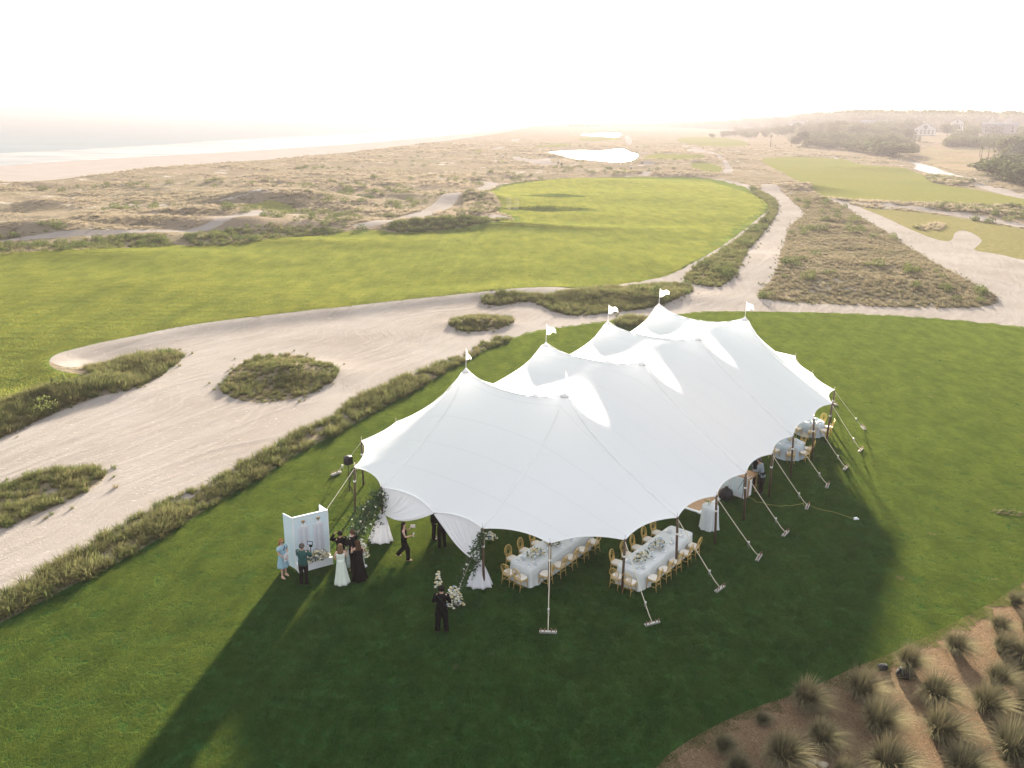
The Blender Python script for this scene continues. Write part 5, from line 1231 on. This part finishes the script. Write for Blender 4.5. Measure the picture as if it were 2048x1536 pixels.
def skin_body(parent, J, mat, hands):
    """one skinned figure: J = joints; hands = list of (wrist, direction, palm normal)"""
    V = []; E = []; Rd = []; roots = []
    def chain(pts, rad, start=None):
        prev = start
        for p, r_ in zip(pts, rad):
            V.append(tuple(p)); Rd.append(r_); i = len(V) - 1
            if prev is not None: E.append((prev, i))
            prev = i
        return prev
    pel = chain([J['pelvis']], [(.125, .10)]); roots.append(0)
    ch = chain([J['waist'], J['chest']], [(.11, .085), (.125, .095)], pel)
    nk = chain([J['neck'], J['headlow']], [(.055, .055), (.062, .072)], ch)
    chain([J['headmid'], J['headtop']], [(.082, .095), (.062, .072)], nk)
    for s in ('l', 'r'):
        chain([J['sho' + s], J['elb' + s], J['wri' + s]], [(.052, .052), (.040, .040), (.026, .026)], ch)
        chain([J['hip' + s], J['kne' + s], J['ank' + s], J['toe' + s]], [(.085, .085), (.058, .058), (.038, .038), (.036, .026)], pel)
    hd = J['headmid']; f = J['face']; sd = Vector((f.y, -f.x, 0)).normalized()
    def loose(pts, rad):
        roots.append(len(V)); chain(pts, rad)
    loose([hd + f * .07, hd + f * .105 + Vector((0, 0, -.012))], [(.014, .02), (.010, .012)])          # nose
    for s in (-1, 1): loose([hd + sd * .075 * s, hd + sd * .092 * s + Vector((0, 0, .01))], [(.018, .03), (.012, .022)])
    for w, d, nrm in hands:
        d = d.normalized(); nrm = nrm.normalized(); ac = d.cross(nrm).normalized()
        loose([w, w + d * .045, w + d * .085], [(.024, .015), (.036, .015), (.034, .013)])
        for k, L in enumerate((.066, .076, .070, .055)):
            b = w + d * .075 + ac * (.027 - .018 * k); loose([b, b + d * L * .5 - nrm * .008, b + d * L * .8 - nrm * .030], [.0095, .009, .0075])
        b = w + d * .025 + ac * .03; loose([b, b + d * .03 + ac * .022, b + d * .055 + ac * .024 - nrm * .015], [.012, .0105, .009])
    me = bpy.data.meshes.new('body'); me.from_pydata(V, E, []); me.materials.append(MATS[mat])
    o = bpy.data.objects.new('body', me); link(o, parent)
    md = o.modifiers.new('skin', 'SKIN'); md.use_smooth_shade = True
    if not me.skin_vertices: me.skin_vertices.new() if hasattr(me.skin_vertices, 'new') else None
    sv = me.skin_vertices[0].data
    for i, r_ in enumerate(Rd):
        sv[i].radius = r_ if isinstance(r_, tuple) else (r_, r_); sv[i].use_root = i in roots
    sb = o.modifiers.new('sub', 'SUBSURF'); sb.levels = 1; sb.render_levels = 1
    return o
def V3(*a): return Vector(a)
def person(loc, face_to, h, label, group=None, arms=None, legs=None, look=0., skin='skin', hair=('hair_brown', 'short'), lean=0., top=None, bottom=None, shoes='shoe_black', extras=None):
    """local frame: the figure faces +Y. arms = {l/r: (elbow, wrist)} ; legs = {l/r: (knee, ankle)}"""
    p0 = np.array(loc[:2]); ang = math.atan2(face_to[1] - p0[1], face_to[0] - p0[0]) - math.pi / 2
    r_ = empty('person', (p0[0], p0[1], 0), ang, label, 'person', group); r_.scale = (h / 1.75,) * 3
    L = V3(0, math.sin(lean), 0); up = lambda z: V3(0, math.sin(lean) * (z - .95), .95 + (z - .95) * math.cos(lean))
    J = {'pelvis': V3(0, 0, .97), 'waist': up(1.10), 'chest': up(1.32), 'neck': up(1.48), 'headlow': up(1.56) + V3(0, .01, 0), 'headmid': up(1.635) + V3(0, .02, 0), 'headtop': up(1.70) + V3(0, .005, 0)}
    J['face'] = V3(math.sin(look), math.cos(look), 0)
    for s, sg in (('l', -1), ('r', 1)):
        J['sho' + s] = up(1.425) + V3(sg * .175, 0, 0)
        e, w = (arms or {}).get(s, ((sg * .23, -.02, 1.15), (sg * .235, .05, .90)))
        J['elb' + s] = V3(*e); J['wri' + s] = V3(*w)
        k, a = (legs or {}).get(s, ((sg * .10, .01, .50), (sg * .11, -.02, .09)))
        J['hip' + s] = V3(sg * .095, 0, .90); J['kne' + s] = V3(*k); J['ank' + s] = V3(*a); J['toe' + s] = V3(*a) + V3(sg * .02, .12, -.05)
    hands = []
    for s in ('l', 'r'):
        d = (J['wri' + s] - J['elb' + s]).normalized(); n_ = V3(-1 if s == 'l' else 1, 0, 0); n_ = (n_ - d * n_.dot(d)).normalized(); hands.append((J['wri' + s], d, n_ * 1.0))
    body = skin_body(r_, J, skin, hands)
    hd = J['headmid']; f = J['face']; sd = Vector((f.y, -f.x, 0))
    for s in (-1, 1): MB().ball(hd + f * .083 + sd * .032 * s + V3(0, 0, .012), (.011, .011, .008), 8, 5).build('eye', 'black', body)
    MB().ball(hd + f * .086 + V3(0, 0, -.052), (.022, .012, .007), 8, 5).build('mouth', 'clutch' if skin == 'skin' else 'shoe_nude', body)
    # hair
    hm, style = hair; H = MB(); c = hd + V3(0, 0, .025) - f * .018
    th0 = math.atan2(f.y, f.x); n1, n2 = 18, 9; HV = []; HF = []
    for j in range(n2 + 1):
        for i in range(n1):
            a = 2 * math.pi * i / n1; back = .5 - .5 * math.cos(a)      # a = 0 faces forward
            ph = math.pi * (.02 + (.30 + .36 * back) * j / n2); rr_ = .103 + .012 * back + .004 * math.sin(a * 5 + j)
            HV.append(c + V3(math.cos(a + th0) * math.sin(ph) * rr_, math.sin(a + th0) * math.sin(ph) * rr_, math.cos(ph) * rr_ * 1.05))
    for j in range(n2):
        for i in range(n1): a, b = j * n1 + i, j * n1 + (i + 1) % n1; HF.append((a, a + n1, b + n1, b))
    HF.append(tuple(range(n1))); H.add(HV, HF)
    if style in ('long', 'midlong'):
        ln = .52 if style == 'long' else .34
        rr2 = []
        for k in range(8):
            t_ = k / 7; q = c - f * (.055 + .035 * t_) ; rr2.append((q.x, q.y, c.z - .02 - ln * t_, (.095 + .035 * math.sin(math.pi * t_ * .8)) * (1 - .45 * t_ ** 3) * (abs(sd.x) + .5 * abs(f.x)), .055 * (1 - .5 * t_ ** 3) + .02 * abs(f.x), .05))
        H.rings(rr2, 18, nf=5)
    if style == 'bun': H.ball(c - f * .12 + V3(0, 0, .02), .045, 10, 6)
    H.build('hair', hm, r_)
    # clothes
    def sleeve(s, r0, r1, frac=1.):
        a, b, w = J['sho' + s], J['elb' + s], J['wri' + s]
        if frac >= 1: return [a + V3(0, 0, .01), (a + b) / 2, b, (b + w) / 2, w - (w - b) * .05], [r0 * 1.12, r0, r0 * .88, (r0 * .85 + r1) / 2, r1]
        return [a + V3(0, 0, .01), a + (b - a) * frac * .6, a + (b - a) * frac], [r0 * 1.05, r0 * 1.08, r0 * 1.12]
    if top:
        mat, kind = top; T = MB(); lo = .86 if kind in ('jacket', 'loose') else .98
        fw = .012 if kind != 'loose' else .03
        cs_ = [(up(lo), .185, .135), (up(1.0), .172, .125), (up(1.10), .158, .115), (up(1.22), .170, .120), (up(1.34), .188, .122), (up(1.425), .195, .104), (up(1.47), .105, .078), (up(1.495), .066, .062)]
        if kind == 'strapless': cs_ = cs_[1:5] + [(up(1.37), .165, .112)]
        if kind == 'halter': cs_ = cs_[1:5] + [(up(1.40), .13, .10), (up(1.46), .07, .07)]
        T.rings([(q.x, q.y, q.z, a * 1.03, b * 1.06, fw) for q, a, b in cs_], 28, nf=6)
        if kind in ('jacket', 'loose', 'shirt'):
            for s in 'lr': p_, q_ = sleeve(s, .074, .050); T.tube(p_, q_, 12)
        if kind == 'short':
            for s in 'lr': p_, q_ = sleeve(s, .070, .05, .55); T.tube(p_, q_, 12)
        T.build({'jacket': 'jacket', 'loose': 'shirt', 'shirt': 'shirt'}.get(kind, 'bodice'), mat, r_)
        if kind == 'jacket':
            MB().tube([up(1.485) + V3(math.cos(a) * .064, math.sin(a) * .060, .004 * math.sin(a)) for a in np.linspace(0, 6.0, 14)], .014, 6, closed=True).build('shirt_collar', 'shirt_white', r_)
            MB().box(up(1.36) + V3(0, .122, 0), (.075, .012, .16)).build('shirt_front', 'shirt_white', r_)
    if bottom:
        mat, kind = bottom
        if kind == 'trousers' or kind == 'wide':
            T = MB(); T.rings([(0, 0, .80, .175, .125, .01), (0, 0, .90, .172, .128, .01), (0, 0, 1.02, .160, .118, .01), (0, 0, 1.06, .15, .11)], 24)
            w_ = 1. if kind == 'trousers' else 1.35
            for s in 'lr':
                a, b, c_ = J['hip' + s] + V3(0, 0, -.02), J['kne' + s], J['ank' + s]
                T.tube([a, (a + b) / 2, b, (b + c_) / 2, c_ + V3(0, 0, -.03)], [.100, .092 * w_, .076 * w_, .068 * w_, .066 * w_], 14)
            T.build('trousers', mat, r_)
        else:
            z1 = {'gown': .02, 'knee': .48}[kind]; T = MB(); rr3_ = []; wx = .34 if kind == 'gown' else .27
            for k in range(13):
                t_ = k / 12; z = 1.10 - (1.10 - z1) * t_; q = .158 + (.185 - .158) * min(1, t_ * 4) + (wx - .185) * max(0, t_ - .2) ** 1.2
                rr3_.append((0, -.03 * t_ if kind == 'gown' else 0, z, q, q * .86, .012 + .10 * t_ * (1 if kind == 'gown' else .8)))
            T.rings(rr3_, 56, nf=7, ph=h * 9); T.build('skirt', mat, r_)
    if shoes:
        for s in 'lr':
            a = J['ank' + s]; S = MB(); S.rings([(a.x, a.y + .05, a.z - .088, .045, .125), (a.x, a.y + .05, a.z - .06, .048, .13), (a.x, a.y + .03, a.z - .03, .042, .10), (a.x, a.y, a.z + .01, .04, .045)], 14); S.build('shoe', shoes, r_)
    if extras: extras(r_, J)
    return r_
G1 = 'guests and crew in front of the seating chart'
def face_px(px, py): return at(px, py)[:2]
# 1 woman in blue
def ex1(r_, J):
    MB().box((.02, .27, 1.02), (.27, .012, .36), .1).build('papers', 'paper', r_, False)
    MB().tube([J['headmid'] + V3(-.09, .03, .02), J['headmid'] + V3(-.05, .11, .015), J['headmid'] + V3(.05, .11, .015), J['headmid'] + V3(.09, .03, .02)], .010, 6).ball(J['headmid'] + V3(-.033, .113, .01), (.026, .010, .020)).ball(J['headmid'] + V3(.033, .113, .01), (.026, .010, .020)).build('sunglasses', 'black', r_)
    MB().tube([V3(-.06, .09, 1.46), V3(-.02, .145, 1.36), V3(.05, .15, 1.30)], .015, 6).build('headset_cord', 'black', r_)
person(at(568, 1153), face_px(640, 1185), 1.66, 'ginger-haired woman in a light blue dress and sunglasses holding white papers', G1, arms={'l': ((-.24, .05, 1.18), (-.06, .24, 1.06)), 'r': ((.24, .05, 1.18), (.10, .25, 1.00))}, skin='skin_fair', hair=('hair_ginger', 'midlong'), top=('dress_blue', 'short'), bottom=('dress_blue', 'knee'), shoes='shoe_nude', extras=ex1, legs={'l': ((-.10, .0, .50), (-.13, -.02, .09)), 'r': ((.10, .04, .50), (.13, .06, .09))})
# 2 videographer
def ex2(r_, J):
    g = MB().box((.16, .50, 1.42), (.12, .06, .10)).box((.16, .56, 1.42), (.06, .08, .06)).tube([(.16, .48, 1.36), (.16, .46, 1.18)], .018, 8).tube([(.16, .46, 1.2), (.05, .44, 1.12)], .014, 6).build('camera_rig', 'blackplastic', r_)
    MB().box((.16, .44, 1.56), (.22, .02, .15)).build('monitor', 'blackplastic', g, False); MB().box((.16, .428, 1.56), (.18, .006, .11)).build('monitor_screen', 'screenlit', g, False)
person(at(609, 1169), face_px(655, 1100), 1.78, 'man in a loose dark teal shirt filming the chart with a camera rig', G1, arms={'l': ((-.24, .12, 1.22), (-.02, .38, 1.22)), 'r': ((.27, .10, 1.20), (.17, .38, 1.20))}, hair=('hair_grey', 'short'), top=('shirt_teal', 'loose'), bottom=('trousers_dark', 'trousers'), extras=ex2)
# 3 woman in white gown
def ex3(r_, J):
    w = J['elbr']; MB().rings([(w.x + .02, w.y + .10, w.z + .05, .05, .09), (w.x + .03, w.y + .10, w.z - .05, .08, .11), (w.x + .04, w.y + .08, w.z - .3, .09, .12), (w.x + .05, w.y + .06, w.z - .52, .07, .12)], 24, fold=.12, nf=5).build('shawl', 'shawl', r_)
person(at(684, 1166), face_px(676, 1120), 1.70, 'woman in a long strapless white gown with a sage shawl over her arm', G1, arms={'l': ((-.24, .02, 1.16), (-.20, .20, 1.02)), 'r': ((.25, .02, 1.17), (.17, .24, 1.10))}, skin='skin_fair', hair=('hair_light', 'midlong'), top=('gown_white', 'strapless'), bottom=('gown_white', 'gown'), shoes=None, extras=ex3)
# 4 dark-haired guest behind, arm raised
person(at(684, 1141), face_px(640, 1095), 1.76, 'dark-haired guest in black with one hand raised to the face', G1, arms={'l': ((-.34, .12, 1.44), (-.16, .20, 1.58)), 'r': ((.24, .02, 1.18), (.14, .22, 1.10))}, hair=('hair_dark', 'short'), top=('suit_black', 'shirt'), bottom=('suit_black', 'trousers'))
# 5 man in black suit
person(at(708, 1141), face_px(640, 1120), 1.82, 'brown-haired man in a black suit and white shirt looking left', G1, arms={'l': ((-.22, .10, 1.18), (-.08, .28, 1.12)), 'r': ((.24, .04, 1.16), (.20, .12, .92))}, skin='skin_fair', hair=('hair_brown', 'short'), top=('suit_black', 'jacket'), bottom=('suit_black', 'trousers'))
# 6 woman in black gown
person(at(719, 1158), face_px(690, 1105), 1.70, 'woman in a long black gown with long brown hair seen from behind', G1, arms={'l': ((-.25, .08, 1.20), (-.20, .26, 1.28)), 'r': ((.24, .02, 1.16), (.18, .18, 1.02))}, skin='skin_fair', hair=('hair_brown', 'long'), top=('gown_black', 'strapless'), bottom=('gown_black', 'gown'), shoes=None)
# 7 walking woman
def ex7(r_, J):
    w = J['wril']; MB().box(w + V3(.01, .10, .10), (.03, .20, .14), .1).build('clutch_bag', 'clutch', r_, False)
    w = J['wrir']; MB().rings([(w.x, w.y + .10, w.z - .05, .03, .03), (w.x, w.y + .10, w.z - .045, .006, .006), (w.x, w.y + .10, w.z + .04, .006, .006), (w.x, w.y + .10, w.z + .07, .03, .03), (w.x, w.y + .10, w.z + .13, .034, .034)], 10).build('champagne_glass', 'glass', r_)
person(at(809, 1119), face_px(900, 1118), 1.70, 'dark-haired woman in a black jumpsuit walking with a clutch and a glass', None, arms={'l': ((-.22, .10, 1.22), (-.12, .28, 1.42)), 'r': ((.22, .08, 1.17), (.16, .33, 1.22))}, legs={'l': ((-.09, -.02, .50), (-.09, -.30, .22)), 'r': ((.09, .16, .52), (.10, .16, .09))}, skin='skin_fair', hair=('hair_dark', 'long'), top=('gown_black', 'halter'), bottom=('gown_black', 'wide'), shoes='shoe_nude', extras=ex7)
# 8, 9 men inside the entrance
person(at(868, 1078), face_px(960, 1070), 1.84, 'left one of the two men in dark suits under the entrance', 'men in dark suits under the entrance', hair=('hair_dark', 'short'), top=('suit_black', 'jacket'), bottom=('suit_black', 'trousers'))
person(at(884, 1096), face_px(850, 1040), 1.82, 'right one of the two men in dark suits under the entrance, nearer the camera', 'men in dark suits under the entrance', arms={'l': ((-.24, .10, 1.18), (-.05, .26, 1.10))}, hair=('hair_brown', 'short'), top=('suit_black', 'jacket'), bottom=('suit_black', 'trousers'))
# 10 man in black by the flowers
def ex10(r_, J): MB().tube([V3(-.12, -.13, 1.44), V3(.02, -.145, 1.30), V3(.14, -.13, 1.08)], .012, 6).build('camera_strap', 'blackplastic', r_)
person(at(884, 1262), face_px(896, 1200), 1.82, 'man dressed all in black standing by the flowers at the guy rope', None, arms={'l': ((-.26, .02, 1.17), (-.14, .22, 1.10)), 'r': ((.27, .02, 1.17), (.18, .24, 1.12))}, skin='skin_fair', hair=('hair_dark', 'short'), top=('suit_black', 'loose'), bottom=('suit_black', 'wide'), extras=ex10, legs={'l': ((-.12, .01, .50), (-.15, -.02, .09)), 'r': ((.12, .01, .50), (.16, -.02, .09))})
# 11, 12 bartenders
def exb(r_, J): MB().rings([(0, .02, .50, .20, .15), (0, .01, .90, .185, .14), (0, .0, 1.10, .170, .125)], 24, fold=.03).build('apron', 'suit_black', r_)
person(at(1520, 986), face_px(1480, 975), 1.82, 'bartender in a grey shirt and long black apron leaning over the bar', 'bartenders behind the bar', arms={'l': ((-.24, .14, 1.18), (-.10, .36, 1.05)), 'r': ((.26, .10, 1.16), (.14, .34, 1.04))}, skin='skin_fair', hair=('hair_grey', 'short'), top=('shirt_grey', 'loose'), bottom=('suit_black', 'trousers'), extras=exb, lean=.28)
def exv(r_, J): MB().rings([(0, .0, .98, .178, .132), (0, .0, 1.12, .168, .125), (0, .01, 1.30, .195, .132), (0, .01, 1.40, .17, .11)], 24).build('vest', 'suit_black', r_)
person(at(1506, 973), face_px(1470, 960), 1.80, 'bartender in a grey shirt and black vest, half hidden by the tent', 'bartenders behind the bar', arms={'l': ((-.24, .14, 1.18), (-.10, .36, 1.08)), 'r': ((.26, .10, 1.16), (.14, .34, 1.06))}, hair=('hair_dark', 'short'), top=('shirt_grey', 'loose'), bottom=('suit_black', 'trousers'), extras=exv, lean=.2)
# tiny far figures on the links
for px, py, sh, lb in ((1116, 335, 'golf_shirt', 'tiny far golfer in a pale shirt by the small white bunkers'), (1123, 338, 'suit_black', 'tiny far golfer in dark clothes by the small white bunkers'), (1262, 341, 'shirt_white', 'tiny far golfer in white on the green before the pond'), (1006, 318, 'golf_shirt', 'tiny lone far golfer on the dunes left of the pond')):
    q = at(px, py); o = person(q, (q[0] + 1, q[1] - 3), 1.8, lb, 'far golfers', top=(sh, 'shirt'), bottom=('trousers_dark', 'trousers')); o.location.z = float(height(q[None, :2])[0])
# ------------------------------------------------------------------ far houses in the woodland
simple('sidingwhite', (.52, .52, .50), .8); simple('sidinggrey', (.30, .31, .32), .8); simple('roofgrey', (.20, .21, .23), .8, var=.2, scale=.5); simple('window', (.06, .08, .09), .15, spec=.6); simple('trimwhite', (.66, .66, .64), .7)
def gable(o, cx, cy, w, d, zb, zr, mat, name='roof', ov=.5, along='x'):
    M = MB(); w2, d2 = w / 2 + ov, d / 2 + ov
    if along == 'x': V = [(cx - w2, cy - d2, zb), (cx + w2, cy - d2, zb), (cx + w2, cy + d2, zb), (cx - w2, cy + d2, zb), (cx - w2, cy, zr), (cx + w2, cy, zr)]; F = [(0, 1, 5, 4), (2, 3, 4, 5), (0, 4, 3), (1, 2, 5), (3, 2, 1, 0)]
    else: V = [(cx - w2, cy - d2, zb), (cx + w2, cy - d2, zb), (cx + w2, cy + d2, zb), (cx - w2, cy + d2, zb), (cx, cy - d2, zr), (cx, cy + d2, zr)]; F = [(0, 4, 5, 3), (1, 2, 5, 4), (0, 1, 4), (2, 3, 5), (3, 2, 1, 0)]
    return M.add(V, F).build(name, mat, o, False)
def house(px, py, w, h, label, wall, kind, D=1000.):
    ray = at(px, 400.); p = None
    for _ in range(1):
        q = at(px, 262); u = q[:2] / np.linalg.norm(q[:2]); P = u * D
    g = float(height(P[None])[0]); dirv = unp([(px, py)], -5.)[0]; sl = (dirv[2] - CAM_H) / np.hypot(*dirv[:2]); zb = CAM_H + sl * D
    r_ = empty('beach_house', (P[0], P[1], min(g, zb) - 1), -math.atan2(P[0], P[1]), label, 'house', 'large houses among the trees'); b = max(0, zb - min(g, zb)) + 1
    MB().box((0, 0, b + h / 2), (w, w * .6, h)).build('wall', wall, r_, False); MB().box((0, .2, b / 2), (w * .9, w * .5, b)).build('foundation', 'sidinggrey', r_, False)
    yf = -w * .3
    if kind == 'gable':
        gable(r_, 0, 0, w, w * .6, b + h, b + h + w * .38, 'roofgrey', along='y', ov=.3)
        MB().add([(-w / 2, yf - .4, b + h), (w / 2, yf - .4, b + h), (0, yf - .4, b + h + w * .32)], [(0, 1, 2)]).build('gable_wall', wall, r_, False)
        o = MB().rings([(0, 0, -.06, w * .10, w * .10), (0, 0, .06, w * .10, w * .10)], 20).build('round_window', 'window', r_, False); o.rotation_euler = (R(90), 0, 0); o.location = (0, yf - .5, b + h + w * .11)
        for k in range(6): MB().box((-w * .45 + k * w * .18, yf - 1.6, b + h * .42), (.5, .5, h * .84)).build('porch_column', 'trimwhite', r_, False)
        MB().box((0, yf - .9, b + h * .88), (w, 1.8, .5)).build('porch_beam', 'trimwhite', r_, False); MB().box((0, yf - .9, b + .1), (w * 1.1, 2.4, .6)).build('porch_deck', 'trimwhite', r_, False)
    elif kind == 'wide':
        gable(r_, 0, 0, w, w * .6, b + h, b + h + w * .18, 'roofgrey')
        for sx in (-.28, .28): gable(r_, sx * w, yf + 1.5, w * .2, 6, b + h + .5, b + h + w * .15, 'roofgrey', 'dormer', along='y')
    else:
        gable(r_, 0, 0, w, w * .6, b + h, b + h + w * .12, 'roofgrey')
        for sx in (-.25, .22):
            MB().box((sx * w, yf, b + h * .6), (w * .24, 3, h * 1.2)).build('bay_wall', wall, r_, False); gable(r_, sx * w, yf, w * .24, 3, b + h * 1.2, b + h * 1.2 + w * .22, 'sidingwhite', 'bay_roof', along='y')
    MB().box((w * .3, 1, b + h + w * .18), (1.2, 1.2, 4)).build('chimney', 'sidinggrey', r_, False)
    for j in range(2):
        for k in range(5): f = MB().box((-w * .38 + k * w * .19, yf - .06, b + h * (.28 + .42 * j)), (w * .09, .2, h * .26)).build('window', 'trimwhite', r_, False); MB().box((-w * .38 + k * w * .19, yf - .18, b + h * (.28 + .42 * j)), (w * .07, .1, h * .22)).build('pane', 'window', f, False)
house(1850, 269, 18, 4.8, 'white house with a tall gable, round window and columned porch', 'sidingwhite', 'gable', 900)
house(1752, 264, 30, 6, 'wide house with a long grey roof among the trees', 'sidinggrey', 'wide', 950)
house(1600, 260, 24, 6, 'pale low house left of the wide grey-roofed one', 'sidingwhite', 'wide', 1150)
house(1998, 266, 26, 6, 'pale house with twin pointed gables near the right edge', 'sidinggrey', 'bays', 850)
house(1912, 260, 12, 7, 'small pale house between the porch house and the twin gables', 'sidingwhite', 'gable', 1000)
# ------------------------------------------------------------------ haze
hz = NT('haze'); vol = hz.n('ShaderNodeVolumePrincipled'); vol.inputs['Density'].default_value = .00065
vol.inputs['Color'].default_value = (.166, .156, .168, 1); vol.inputs['Anisotropy'].default_value = .30
hz.link(vol.outputs[0], hz.out.inputs['Volume'])
hb = MB().box((0, 3000, 13.2), (30000, 18000, 30)); ho = hb.build('haze', 'haze', smooth=False); tag(ho, kind='stuff')
